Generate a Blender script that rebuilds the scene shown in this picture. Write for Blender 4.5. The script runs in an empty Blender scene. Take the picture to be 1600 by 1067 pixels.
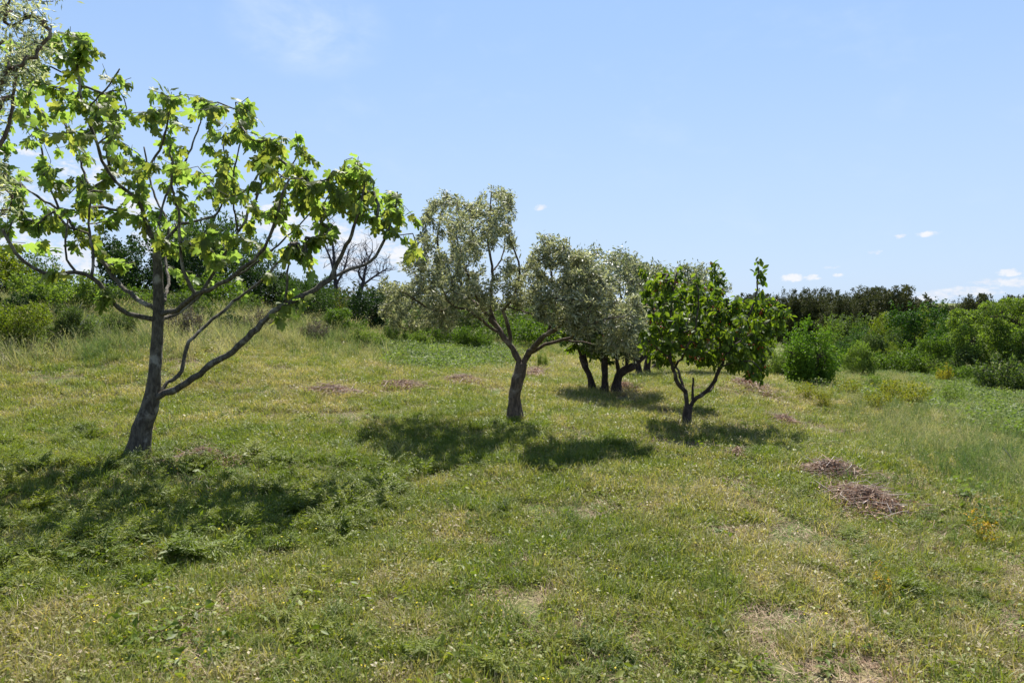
import bpy, math, random
import numpy as np
from mathutils import Vector, Matrix, Quaternion

RNG = np.random.default_rng(7)
random.seed(7)
SC = bpy.context.scene
COL = SC.collection

# ------------------------------------------------------------------ camera, world, sun
F, EYE = 1043.0, 1.6
PITCH = math.atan((533.5 - 470.0) / F)
cam_d = bpy.data.cameras.new('camera'); cam = bpy.data.objects.new('camera', cam_d); COL.objects.link(cam)
cam_d.sensor_width = 36; cam_d.lens = 36 * F / 1600
cam_d.clip_start = 0.05; cam_d.clip_end = 9000
cam.location = (0, 0, EYE); cam.rotation_euler = (math.pi / 2 - PITCH, 0, 0)
SC.camera = cam

SUN_EL, SUN_AZ = math.radians(56), math.radians(6)      # azimuth clockwise from +Y (the view direction)
SKY_STRENGTH, SUN_STRENGTH, EXPOSURE = 0.09, 5.0, 1.02
sd = bpy.data.lights.new('sun', 'SUN'); sun = bpy.data.objects.new('sun', sd); COL.objects.link(sun)
sd.energy = SUN_STRENGTH; sd.angle = math.radians(0.53); sd.color = (1.0, 0.955, 0.88)
sdir = Vector((math.sin(SUN_AZ) * math.cos(SUN_EL), math.cos(SUN_AZ) * math.cos(SUN_EL), math.sin(SUN_EL)))
sun.rotation_euler = sdir.to_track_quat('Z', 'Y').to_euler(); sun.location = (0, 0, 40)

world = bpy.data.worlds.new('World'); SC.world = world; world.use_nodes = True
SC.view_settings.view_transform = 'Standard'; SC.view_settings.look = 'None'
SC.view_settings.gamma = 1; SC.view_settings.use_curve_mapping = False
SC.view_settings.exposure = EXPOSURE
SC.cycles.max_bounces = 7; SC.cycles.diffuse_bounces = 4; SC.cycles.glossy_bounces = 2
SC.cycles.transmission_bounces = 4; SC.cycles.transparent_max_bounces = 4
SC.cycles.sample_clamp_indirect = 6


class NT:
    """small helper for node trees"""
    def __init__(s, nt): s.nt = nt; s.n = nt.nodes; s.l = nt.links
    def node(s, t, **kw):
        n = s.n.new(t)
        for k, v in kw.items(): setattr(n, k, v)
        return n
    def put(s, sock, v):
        if isinstance(v, bpy.types.NodeSocket): s.l.new(v, sock)
        elif v is not None: sock.default_value = v
    def math(s, op, a, b=None, c=None, clamp=False):
        n = s.node('ShaderNodeMath', operation=op, use_clamp=clamp)
        s.put(n.inputs[0], a); s.put(n.inputs[1], b)
        if c is not None: s.put(n.inputs[2], c)
        return n.outputs[0]
    def mix(s, f, a, b, blend='MIX'):
        n = s.node('ShaderNodeMix', data_type='RGBA', blend_type=blend)
        s.put(n.inputs[0], f)
        for i, v in ((6, a), (7, b)):
            if isinstance(v, tuple) and len(v) == 3: v = v + (1,)
            s.put(n.inputs[i], v)
        return n.outputs[2]
    def noise(s, vec, scale, detail=3, rough=.55, dist=0):
        n = s.node('ShaderNodeTexNoise'); s.put(n.inputs['Vector'], vec)
        n.inputs['Scale'].default_value = scale; n.inputs['Detail'].default_value = detail
        n.inputs['Roughness'].default_value = rough; n.inputs['Distortion'].default_value = dist
        return n.outputs[0]
    def step(s, v, a, b):
        n = s.node('ShaderNodeMapRange', interpolation_type='SMOOTHSTEP')
        s.put(n.inputs[0], v); n.inputs[1].default_value = a; n.inputs[2].default_value = b
        return n.outputs[0]


def px_dir(px, py):
    cx, cy = (px - 800) / F, (533.5 - py) / F
    return np.array([cx, math.cos(PITCH) + cy * math.sin(PITCH), -math.sin(PITCH) + cy * math.cos(PITCH)])


def build_world():
    t = NT(world.node_tree); t.n.clear()
    out = t.node('ShaderNodeOutputWorld'); bg = t.node('ShaderNodeBackground')
    sky = t.node('ShaderNodeTexSky'); sky.sky_type = 'NISHITA'; sky.sun_disc = False
    sky.sun_elevation = SUN_EL; sky.sun_rotation = SUN_AZ
    sky.air_density = 1.0; sky.dust_density = 0.25; sky.ozone_density = 2.2; sky.altitude = 100
    tc = t.node('ShaderNodeTexCoord'); d = tc.outputs['Generated']
    sep = t.node('ShaderNodeSeparateXYZ'); t.l.new(d, sep.inputs[0])
    az = t.math('ARCTAN2', sep.outputs[0], sep.outputs[1]); el = t.math('ARCSINE', sep.outputs[2])
    comb = t.node('ShaderNodeCombineXYZ'); t.put(comb.inputs[0], az); t.put(comb.inputs[1], t.math('MULTIPLY', el, 1.9))
    n1 = t.noise(comb.outputs[0], 26, 6, .6, .15)
    n3 = t.noise(comb.outputs[0], 110, 4, .6, .3)
    n2 = t.noise(comb.outputs[0], 7, 5, .6, .2)
    # cumulus low over the horizon: direction, half width, half height (radians)
    clouds = []
    for px, py, w, h, k in [(420, 345, 60, 26, 1), (500, 360, 62, 30, 1), (575, 383, 55, 28, 1), (545, 408, 62, 22, 1),
                            (640, 400, 60, 26, .9), (150, 268, 50, 22, .7), (60, 300, 34, 15, .8), (95, 335, 50, 22, .6),
                            (215, 320, 40, 30, .9), (48, 239, 20, 7, .7), (120, 400, 60, 26, 1), (260, 375, 60, 30, .9),
                            (20, 360, 70, 26, .7), (845, 325, 13, 6, .9),
                            (1237, 434, 17, 7, 1), (1268, 434, 15, 5, .9), (1310, 430, 9, 3.5, .7), (1366, 394, 11, 4, .9),
                            (1407, 369, 9, 4, .9), (1452, 366, 18, 4.5, .9), (1300, 418, 22, 3, .4), (1455, 463, 36, 10, 1.1),
                            (1510, 456, 46, 8, 1), (1550, 440, 34, 6, .95), (1576, 426, 14, 6, 1), (1595, 441, 36, 7, 1),
                            (1640, 420, 30, 10, .9), (-90, 300, 90, 34, 1), (-230, 380, 80, 30, .9), (1740, 450, 60, 14, .8)]:
        v = px_dir(px, py); v = v / np.linalg.norm(v)
        a0, e0 = math.atan2(v[0], v[1]), math.asin(v[2])
        wa, ha = w / F * (1.0 if w > 45 else .95), h / F * (1.0 if w > 45 else .95)
        u = t.math('DIVIDE', t.math('SUBTRACT', az, a0), wa)
        e = t.math('DIVIDE', t.math('SUBTRACT', el, e0), ha)
        r = t.math('ADD', t.math('MULTIPLY', u, u), t.math('MULTIPLY', e, e))
        g = t.math('MULTIPLY', t.math('SUBTRACT', 1.15, r), k * 1.35)
        clouds.append(g)
    m = clouds[0]
    for g in clouds[1:]: m = t.math('MAXIMUM', m, g)
    dens = t.math('ADD', m, t.math('ADD', t.math('MULTIPLY', t.math('SUBTRACT', n1, 0.55), 3.2), t.math('MULTIPLY', t.math('SUBTRACT', n3, 0.5), 3.4)))
    cum = t.math('MULTIPLY', t.step(dens, 0.1, 1.5), t.step(m, -0.3, 0.35))
    # faint high wisps
    v = px_dir(480, 45); v = v / np.linalg.norm(v)
    a0, e0 = math.atan2(v[0], v[1]), math.asin(v[2])
    u = t.math('DIVIDE', t.math('SUBTRACT', az, a0), 0.115); e = t.math('DIVIDE', t.math('SUBTRACT', el, e0), 0.062)
    r = t.math('ADD', t.math('MULTIPLY', u, u), t.math('MULTIPLY', e, e))
    w1 = t.math('MULTIPLY', t.math('SUBTRACT', 1, t.step(r, 0.0, 1.3)), t.step(n2, .28, .85))
    w2 = t.math('MULTIPLY', t.step(n2, .5, .95), .3)
    wisp = t.math('MAXIMUM', t.math('MULTIPLY', w1, .9), w2)
    hz = t.math('MULTIPLY', t.math('SUBTRACT', 1, t.step(el, 0.0, 1.1)), 0.92)
    hc = t.mix(t.step(el, 0.0, 0.5), (3.05, 3.95, 5.3), (1.95, 3.05, 5.15))
    base = t.mix(hz, sky.outputs[0], hc)
    base = t.mix(wisp, base, (4.1, 4.8, 5.5))
    shade = t.mix(t.step(n1, .35, .7), (4.3, 4.65, 5.3), (5.3, 5.35, 5.5))
    colr = t.mix(t.math('MULTIPLY', cum, .93), base, shade)
    t.l.new(colr, bg.inputs[0]); bg.inputs[1].default_value = SKY_STRENGTH
    t.l.new(bg.outputs[0], out.inputs[0])
build_world()

# ------------------------------------------------------------------ picture <-> place helpers
CP, SP = math.cos(PITCH), math.sin(PITCH)
def P(px, py, d):
    """point at depth d (metres along +Y) seen at photo pixel px, py"""
    r = px_dir(px, py); return np.array([0, 0, EYE]) + r * (d / r[1])
def project(X):
    X = np.asarray(X); y, z = X[..., 1], X[..., 2] - EYE
    fw = y * CP - z * SP; up = y * SP + z * CP
    fw = np.maximum(fw, 1e-3)
    return 800 + F * X[..., 0] / fw, 533.5 - F * up / fw

# terrain: thin plate spline through surveyed points
_ctrl = []
for px, py, d in [(214, 706, 7.0), (0, 640, 9.6), (0, 500, 15.5), (0, 560, 12.6), (150, 560, 12.8), (300, 560, 13), (300, 500, 18), (500, 562, 16), (500, 515, 21),
                  (700, 590, 14), (700, 552, 22), (850, 550, 25), (805, 660, 9.0), (600, 660, 9.0), (400, 660, 8.9), (944, 614, 13), (1005, 588, 18),
                  (1075, 664, 9.1), (1265, 604, 17), (1265, 640, 12.3), (1265, 700, 7.8), (1160, 604, 13.6), (1450, 592, 30), (1450, 640, 16),
                  (1450, 700, 9.2), (1450, 800, 5.4), (1590, 612, 26), (1590, 660, 13.5), (1590, 750, 6.6), (1590, 850, 4.8), (100, 850, 4.5), (100, 760, 5.8)]:
    _ctrl.append(P(px, py, d))
for x in (-12, -6, -3, 0, 3, 6, 12):
    for y in (-10, -3, 0, 3): _ctrl.append(np.array([x, y, 0.015 * -x if y > -2 else 0.0]))
for p in [(20, 60, -4.6), (60, 60, -5.6), (40, 100, -6.5), (100, 100, -7.5), (0, 60, -2.2), (0, 100, -3.5), (-12, 24, 1.25), (-25, 20, 1.5), (-30, 40, 1.2),
          (-30, 60, .6), (-60, 60, 1), (-30, 100, 0), (-100, 100, -1), (-60, 0, 1.5), (60, 0, -2.5), (0, -60, -1), (100, 20, -6), (-100, 20, 1.2),
          (60, 160, -8), (-60, 160, -4), (0, 160, -5), (30, -40, -1), (-30, -40, .8), (-8, 30, 0.5), (0, 35, -0.6), (8, 40, -2.2), (20, 40, -3.4), (40, 30, -3.6)]:
    _ctrl.append(np.array(p, float))
_C = np.array(_ctrl)
def _tps_k(r): return np.where(r > 0, r * r * np.log(r + 1e-12), 0)
_S = 10.0
_XY = _C[:, :2] / _S; _n = len(_C)
_K = _tps_k(np.linalg.norm(_XY[:, None] - _XY[None], axis=2)) + np.eye(_n) * 0.004
_Pm = np.hstack([np.ones((_n, 1)), _XY])
_A = np.vstack([np.hstack([_K, _Pm]), np.hstack([_Pm.T, np.zeros((3, 3))])])
_W = np.linalg.solve(_A, np.concatenate([_C[:, 2], np.zeros(3)]))

_lat = np.random.default_rng(3).random((256, 256))
def vnoise(x, y, s, o=0):
    x = np.asarray(x) * s + 37.3 + o * 17.1; y = np.asarray(y) * s + 91.7 + o * 29.3
    xi, yi = np.floor(x).astype(int), np.floor(y).astype(int); fx, fy = x - xi, y - yi
    fx, fy = fx * fx * (3 - 2 * fx), fy * fy * (3 - 2 * fy)
    g = lambda a, b: _lat[a % 256, b % 256]
    return (g(xi, yi) * (1 - fx) + g(xi + 1, yi) * fx) * (1 - fy) + (g(xi, yi + 1) * (1 - fx) + g(xi + 1, yi + 1) * fx) * fy
def fnoise(x, y, s, o=0):
    return (vnoise(x, y, s, o) * .55 + vnoise(x, y, s * 2.1, o + 3) * .28 + vnoise(x, y, s * 4.3, o + 5) * .17)

def H(x, y):
    x = np.atleast_1d(np.asarray(x, float)); y = np.atleast_1d(np.asarray(y, float))
    out = np.empty(x.size); xf, yf = x.ravel(), y.ravel()
    R = np.hypot(xf, yf); lim = np.minimum(1, 180 / np.maximum(R, 1e-6)); xc, yc = xf * lim, yf * lim
    for i in range(0, xf.size, 20000):
        q = np.stack([xc[i:i + 20000], yc[i:i + 20000]], 1) / _S
        k = _tps_k(np.linalg.norm(q[:, None] - _XY[None], axis=2))
        out[i:i + 20000] = k @ _W[:_n] + _W[_n] + q @ _W[_n + 1:]
    t = np.clip((R - 120) / 150, 0, 1); t = t * t * (3 - 2 * t)
    out = out * (1 - t) + (-8 - 0.0004 * R) * t
    out += (fnoise(xf, yf, .45, 1) - .5) * .14 * np.clip(R / 6, .3, 1) + (fnoise(xf, yf, 2.2, 2) - .5) * .05
    return out.reshape(x.shape)
def H1(x, y): return float(H(x, y)[0])
_ds = np.concatenate([np.arange(1.5, 30, .04), np.arange(30, 220, .4)])
def G(px, py):
    """where the ray of a photo pixel first meets the ground"""
    r = px_dir(px, py); q = np.array([0, 0, EYE])[None] + r[None] * (_ds / r[1])[:, None]
    below = q[:, 2] < H(q[:, 0], q[:, 1])
    i = int(np.argmax(below)) if below.any() else len(_ds) - 1
    return q[i]

def inpoly(px, py, poly):
    px = np.asarray(px); py = np.asarray(py); c = np.zeros(px.shape, bool); n = len(poly)
    for i in range(n):
        x1, y1 = poly[i]; x2, y2 = poly[(i + 1) % n]
        if y1 == y2: continue
        cond = ((y1 > py) != (y2 > py)) & (px < (x2 - x1) * (py - y1) / (y2 - y1) + x1)
        c ^= cond
    return c

# ------------------------------------------------------------------ mesh helpers
def mesh_tris(name, V, T, smooth=False, extra=None):
    V = np.asarray(V, np.float32).reshape(-1, 3); T = np.asarray(T, np.int32)
    k = T.shape[1]; me = bpy.data.meshes.new(name)
    me.vertices.add(len(V)); me.vertices.foreach_set('co', V.ravel())
    me.loops.add(T.size); me.loops.foreach_set('vertex_index', T.ravel())
    me.polygons.add(len(T)); me.polygons.foreach_set('loop_start', np.arange(0, T.size, k, dtype=np.int32))
    me.polygons.foreach_set('loop_total', np.full(len(T), k, np.int32))
    if smooth: me.polygons.foreach_set('use_smooth', np.ones(len(T), bool))
    me.update(calc_edges=True); me.validate()
    return me

class MB:
    def __init__(s): s.V = []; s.T = []; s.n = 0
    def add(s, V, T):
        V = np.asarray(V, float).reshape(-1, 3); T = np.asarray(T, int)
        s.V.append(V); s.T.append(T + s.n); s.n += len(V)
    def tube(s, pts, rad, sides=6, cap=True, bump=0, seed=0):
        pts = np.asarray(pts, float); rad = np.asarray(rad, float); m = len(pts)
        tan = np.gradient(pts, axis=0); tan /= np.linalg.norm(tan, axis=1)[:, None] + 1e-9
        a = np.array([1, 0, 0]) if abs(tan[0][0]) < .8 else np.array([0, 1, 0])
        u = np.cross(tan[0], a); u /= np.linalg.norm(u); rings = []
        rg = np.random.default_rng(seed); ph = rg.random(4) * 6.28
        th = np.arange(sides) / sides * 2 * math.pi
        for i in range(m):
            u = u - tan[i] * (u @ tan[i]); u /= np.linalg.norm(u) + 1e-9; v = np.cross(tan[i], u)
            r = rad[i] * np.ones(sides)
            if bump: r = r * (1 + bump * (np.sin(th * 2 + ph[0] + i * .21) * .5 + np.sin(th * 3 + ph[1] - i * .37) * .35 + rg.normal(0, .3, sides)))
            rings.append(pts[i] + (np.cos(th) * r)[:, None] * u + (np.sin(th) * r)[:, None] * v)
        V = np.concatenate(rings); T = []
        for i in range(m - 1):
            for j in range(sides):
                a0, b0 = i * sides + j, i * sides + (j + 1) % sides; T += [(a0, b0, b0 + sides), (a0, b0 + sides, a0 + sides)]
        if cap:
            V = np.vstack([V, pts[-1] + tan[-1] * rad[-1] * .5]); e = len(V) - 1; o = (m - 1) * sides
            for j in range(sides): T.append((o + j, o + (j + 1) % sides, e))
        s.add(V, T)
    def mesh(s, name, smooth=False, off=None):
        V = np.concatenate(s.V); T = np.concatenate(s.T)
        if off is not None: V = V - np.asarray(off)
        return mesh_tris(name, V, T, smooth)

def frames(dirs, norms):
    u = dirs / (np.linalg.norm(dirs, axis=1)[:, None] + 1e-9)
    n = norms - u * np.sum(u * norms, 1)[:, None]; n /= np.linalg.norm(n, axis=1)[:, None] + 1e-9
    return u, np.cross(n, u), n
def stamp(tv, tt, pos, dirs, norms, s):
    """copies of a small template (x length, y width, z normal) at many places"""
    u, v, n = frames(dirs, norms); s = np.asarray(s); s = s[:, None] if s.ndim == 1 else s
    S = s if s.shape[1] == 3 else np.repeat(s, 3, 1)
    V = pos[:, None] + (tv[None, :, 0:1] * S[:, None, 0:1]) * u[:, None] + (tv[None, :, 1:2] * S[:, None, 1:2]) * v[:, None] + (tv[None, :, 2:3] * S[:, None, 2:3]) * n[:, None]
    T = tt[None] + (np.arange(len(pos)) * len(tv))[:, None, None]
    return V.reshape(-1, 3), T.reshape(-1, 3)
def rdir(n, rg, up=0.0):
    v = rg.normal(size=(n, 3)); v[:, 2] += up; return v / np.linalg.norm(v, axis=1)[:, None]

def link(name, me, mat=None, parent=None, loc=None, kind=None, by_obj=False):
    o = bpy.data.objects.new(name, me); COL.objects.link(o)
    if mat:
        if not me.materials: me.materials.append(mat)
        if me.materials[0] is not mat: o.material_slots[0].link = 'OBJECT'; o.material_slots[0].material = mat
    if parent: o.parent = parent
    if loc is not None: o.location = loc
    if kind: o['kind'] = kind
    return o
def tag(o, label, cat, group=None, kind=None):
    o['label'] = label
    if cat: o['category'] = cat
    if group: o['group'] = group
    if kind: o['kind'] = kind
    return o
def thing(name, label, cat, loc, group=None, rz=0):
    o = bpy.data.objects.new(name, None); COL.objects.link(o); o.location = loc; o.rotation_euler = (0, 0, rz)
    o.empty_display_size = .2
    return tag(o, label, cat, group)

# ------------------------------------------------------------------ materials
def leaf_mat(name, cols, trans_col, trans=.4, rough=.6, spec=.16, back=None, blossom=None, inst=False, objvar=.25):
    m = bpy.data.materials.new(name); m.use_nodes = True; t = NT(m.node_tree); t.n.clear()
    out = t.node('ShaderNodeOutputMaterial'); geo = t.node('ShaderNodeNewGeometry'); oi = t.node('ShaderNodeObjectInfo')
    r = t.math('FRACT', t.math('ADD', geo.outputs['Random Per Island'], t.math('MULTIPLY', oi.outputs['Random'], 7.31)))
    ramp = t.node('ShaderNodeValToRGB'); cr = ramp.color_ramp
    while len(cr.elements) < len(cols): cr.elements.new(.5)
    for i, c in enumerate(cols): cr.elements[i].position = i / max(1, len(cols) - 1); cr.elements[i].color = tuple(c) + (1,)
    if inst:
        at = t.node('ShaderNodeAttribute', attribute_type='INSTANCER', attribute_name='tint')
        tn = t.math('ADD', at.outputs['Fac'], t.math('MULTIPLY', t.math('SUBTRACT', r, .5), .45), clamp=True)
        t.l.new(tn, ramp.inputs[0])
    else: t.l.new(r, ramp.inputs[0])
    col = ramp.outputs[0]
    if back: col = t.mix(geo.outputs['Backfacing'], col, back)
    # slow drift of colour through the crown
    tc = t.node('ShaderNodeTexCoord')
    big = t.noise(geo.outputs['Position'], .9, 3)
    hs = t.node('ShaderNodeHueSaturation'); t.put(hs.inputs['Color'], col)
    rv = t.math('FRACT', t.math('MULTIPLY', r, 13.7))
    t.put(hs.inputs['Value'], t.math('ADD', .72, t.math('ADD', t.math('MULTIPLY', big, .3), t.math('MULTIPLY', rv, .3))))
    t.put(hs.inputs['Hue'], t.math('ADD', .49, t.math('MULTIPLY', big, .02)))
    col = hs.outputs[0]
    if blossom:
        rb = t.math('FRACT', t.math('MULTIPLY', r, 41.3)); col = t.mix(t.math('LESS_THAN', rb, blossom[1]), col, blossom[0])
    bs = t.node('ShaderNodeBsdfPrincipled'); t.put(bs.inputs['Base Color'], col)
    bs.inputs['Roughness'].default_value = rough; bs.inputs['Specular IOR Level'].default_value = spec
    tr = t.node('ShaderNodeBsdfTranslucent')
    tcx = t.mix(1.0, col, tuple(trans_col), 'MULTIPLY'); t.put(tr.inputs[0], tcx)
    mx = t.node('ShaderNodeMixShader'); mx.inputs[0].default_value = trans
    t.l.new(bs.outputs[0], mx.inputs[1]); t.l.new(tr.outputs[0], mx.inputs[2]); t.l.new(mx.outputs[0], out.inputs[0])
    return m

def bark_mat(name, c1, c2, c3, scale=18, bump=.5):
    m = bpy.data.materials.new(name); m.use_nodes = True; t = NT(m.node_tree)
    bs = t.n['Principled BSDF']; tc = t.node('ShaderNodeTexCoord')
    mp = t.node('ShaderNodeMapping'); mp.inputs['Scale'].default_value = (1, 1, .35); t.l.new(tc.outputs['Object'], mp.inputs[0])
    a = t.noise(mp.outputs[0], scale, 6, .65, .4); b = t.noise(tc.outputs['Object'], 5.5, 5, .6, .3)
    c = t.mix(t.step(a, .35, .65), c1, c2); c = t.mix(t.step(b, .52, .66), c, c3)
    t.put(bs.inputs['Base Color'], c); bs.inputs['Roughness'].default_value = .85; bs.inputs['Specular IOR Level'].default_value = .2
    bm = t.node('ShaderNodeBump'); bm.inputs['Strength'].default_value = bump; bm.inputs['Distance'].default_value = .02
    t.put(bm.inputs['Height'], a); t.l.new(bm.outputs[0], bs.inputs['Normal'])
    return m

M = {}
M['bark_fig'] = bark_mat('fig_bark', (.05, .042, .034), (.125, .108, .086), (.25, .23, .2), 30, .9)
M['bark_olive'] = bark_mat('olive_bark', (.06, .044, .033), (.16, .115, .085), (.25, .205, .165), 26, .9)
M['bark_dark'] = bark_mat('dark_bark', (.022, .015, .012), (.06, .042, .034), (.085, .065, .055), 26, .8)
M['bark_cherry'] = bark_mat('cherry_bark', (.035, .026, .021), (.08, .06, .052), (.17, .145, .12), 20, .6)
M['dead'] = bark_mat('dead_wood', (.045, .04, .042), (.09, .08, .085), (.13, .12, .12), 20)
M['pale_wood'] = bark_mat('pale_dry_wood', (.32, .27, .21), (.45, .39, .31), (.5, .46, .4), 20)
M['twig'] = bark_mat('pruned_twig', (.2, .135, .1), (.33, .24, .175), (.42, .34, .27), 9, .3)
M['twig_grey'] = bark_mat('pruned_grey_twig', (.3, .25, .22), (.42, .35, .3), (.5, .45, .4), 9, .3)
YG = (1.5, 1.75, .45)
M['fig'] = leaf_mat('fig_leaf', [(.09, .125, .03), (.13, .165, .042), (.17, .205, .062), (.21, .23, .08)], (2.2, 2.1, .85), .58, .5, .3, back=(.13, .2, .07))
M['olive'] = leaf_mat('olive_leaf', [(.08, .098, .042), (.135, .15, .078), (.23, .235, .15)], (1.2, 1.3, .8), .32, .5, .4, back=(.31, .3, .19), blossom=((.5, .48, .31, 1), .2))
M['olive_far'] = leaf_mat('distant_olive_leaf', [(.075, .095, .042), (.12, .14, .07), (.18, .195, .11)], (1.2, 1.3, .8), .3, .42, .5, back=(.27, .27, .18), blossom=((.5, .49, .3, 1), .1))
M['olive_near'] = leaf_mat('near_olive_leaf', [(.08, .11, .045), (.13, .16, .09), (.2, .22, .14)], (1.4, 1.5, .8), .32, .42, .6, back=(.34, .36, .27), blossom=((.6, .58, .4, 1), .28))
M['cherry'] = leaf_mat('cherry_leaf', [(.05, .088, .016), (.08, .125, .022), (.125, .17, .034)], (2.2, 2.2, .5), .42, .55, .18)
M['fruit'] = leaf_mat('cherry_fruit', [(.5, .06, .02), (.6, .16, .04), (.45, .03, .02)], (1, .5, .3), .1, .3, .5)
M['bush'] = leaf_mat('bright_bush_leaf', [(.06, .115, .015), (.1, .17, .022), (.145, .215, .03)], YG, .38)
M['shrub_g'] = leaf_mat('green_shrub_leaf', [(.045, .078, .012), (.08, .125, .02), (.125, .17, .028)], YG, .34)
M['shrub_d'] = leaf_mat('dark_shrub_leaf', [(.014, .032, .01), (.028, .056, .014), (.045, .078, .02)], YG, .22)
M['shrub_v'] = leaf_mat('deep_green_leaf', [(.024, .06, .012), (.045, .095, .018), (.075, .13, .026)], YG, .28)
M['shrub_y'] = leaf_mat('yellow_green_leaf', [(.08, .11, .016), (.14, .17, .022), (.2, .21, .03)], YG, .34)
M['shrub_o'] = leaf_mat('olive_green_leaf', [(.045, .07, .022), (.08, .11, .035), (.12, .15, .05)], YG, .3)
M['shrub_l'] = leaf_mat('pale_green_leaf', [(.085, .125, .028), (.135, .18, .04), (.185, .23, .055)], YG, .36)
M['broom'] = leaf_mat('broom_flower', [(.16, .18, .02), (.4, .36, .03), (.5, .42, .03)], (1, 1, .4), .3)
M['juniper'] = leaf_mat('juniper_needle', [(.03, .055, .016), (.055, .09, .024), (.08, .125, .034)], YG, .24)
M['drysh'] = leaf_mat('dry_scrub_leaf', [(.1, .09, .07), (.16, .13, .1), (.13, .14, .06), (.22, .18, .14)], (1, .9, .7), .2)
M['pine'] = leaf_mat('pine_needle', [(.042, .048, .017), (.064, .07, .026), (.1, .1, .04)], (1.2, 1.3, .6), .2)
M['bramble'] = leaf_mat('bramble_leaf', [(.085, .125, .035), (.14, .18, .06), (.22, .25, .12)], YG, .3, inst=True)
M['fuzz'] = leaf_mat('yellow_spurge', [(.1, .13, .016), (.2, .2, .022), (.34, .28, .025)], YG, .32)
M['gold'] = leaf_mat('golden_weed', [(.16, .17, .02), (.42, .3, .02), (.55, .38, .03), (.45, .2, .03)], (1, 1, .4), .3)
GRC = [(.105, .15, .022), (.17, .2, .034), (.22, .225, .066), (.29, .255, .13), (.42, .34, .225)]
M['grass'] = leaf_mat('grass_blade', GRC, (1.45, 1.5, .55), .38, .5, .3, inst=True)
M['weed'] = leaf_mat('feathery_weed', [(.09, .128, .018), (.14, .178, .026), (.21, .225, .045)], (1.5, 1.6, .5), .38, .5, .3, inst=True)
M['tall'] = leaf_mat('tall_grass_blade', [(.075, .13, .035), (.13, .175, .06), (.21, .23, .1), (.33, .3, .17), (.45, .38, .24)], (1.3, 1.4, .7), .36, inst=True)
M['straw'] = leaf_mat('dry_litter', [(.13, .08, .055), (.24, .155, .1), (.33, .235, .15), (.42, .33, .215)], (1, .9, .7), .15, inst=True)
M['flower'] = leaf_mat('tiny_yellow_flower', [(.55, .45, .03), (.7, .55, .03)], (1, 1, .5), .2, inst=True)
M['deadleaf'] = leaf_mat('dead_curled_leaf', [(.22, .13, .08), (.36, .23, .16), (.5, .38, .28)], (1, .8, .6), .15)

def ground_mat():
    m = bpy.data.materials.new('meadow_soil'); m.use_nodes = True; t = NT(m.node_tree)
    bs = t.n['Principled BSDF']; tc = t.node('ShaderNodeTexCoord'); o = tc.outputs['Object']
    fine = t.noise(o, 55, 6, .7, .5); mid = t.noise(o, 5, 5, .6, .3); big = t.noise(o, .6, 4, .6)
    soil = t.mix(t.step(fine, .35, .65), (.09, .062, .04), (.26, .19, .12))
    thatch = t.mix(t.step(fine, .4, .6), (.11, .10, .04), (.3, .25, .12))
    green = t.mix(t.step(fine, .38, .62), (.04, .07, .015), (.12, .16, .04))
    c = t.mix(t.step(mid, .4, .62), soil, thatch); c = t.mix(t.step(t.math('ADD', big, t.math('MULTIPLY', mid, .35)), .52, .75), c, green)
    ln = t.node('ShaderNodeVectorMath', operation='LENGTH'); t.l.new(o, ln.inputs[0])
    c = t.mix(t.math('MULTIPLY', t.step(ln.outputs['Value'], 10, 26), .75), c, t.mix(t.step(mid, .35, .65), (.09, .12, .03), (.16, .17, .06)))
    t.put(bs.inputs['Base Color'], c); bs.inputs['Roughness'].default_value = .95; bs.inputs['Specular IOR Level'].default_value = .1
    bm = t.node('ShaderNodeBump'); bm.inputs['Strength'].default_value = .6; bm.inputs['Distance'].default_value = .02
    t.put(bm.inputs['Height'], fine); t.l.new(bm.outputs[0], bs.inputs['Normal'])
    return m

# ------------------------------------------------------------------ the ground
def build_ground():
    n = 340; u = np.linspace(-1, 1, n); k = 6.2
    gx = np.sinh(k * u) / math.sinh(k) * 3000; gy = np.sinh(k * u) / math.sinh(k) * 3000 + 5
    X, Y = np.meshgrid(gx, gy); Z = H(X, Y)
    V = np.stack([X, Y, Z], 2).reshape(-1, 3)
    i = np.arange(n - 1)[:, None] * n + np.arange(n - 1)[None]; i = i.ravel()
    T = np.stack([i, i + 1, i + n + 1, i + n], 1)
    o = link('ground', mesh_tris('ground', V, T, True), ground_mat()); o['kind'] = 'structure'
build_ground()

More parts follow.
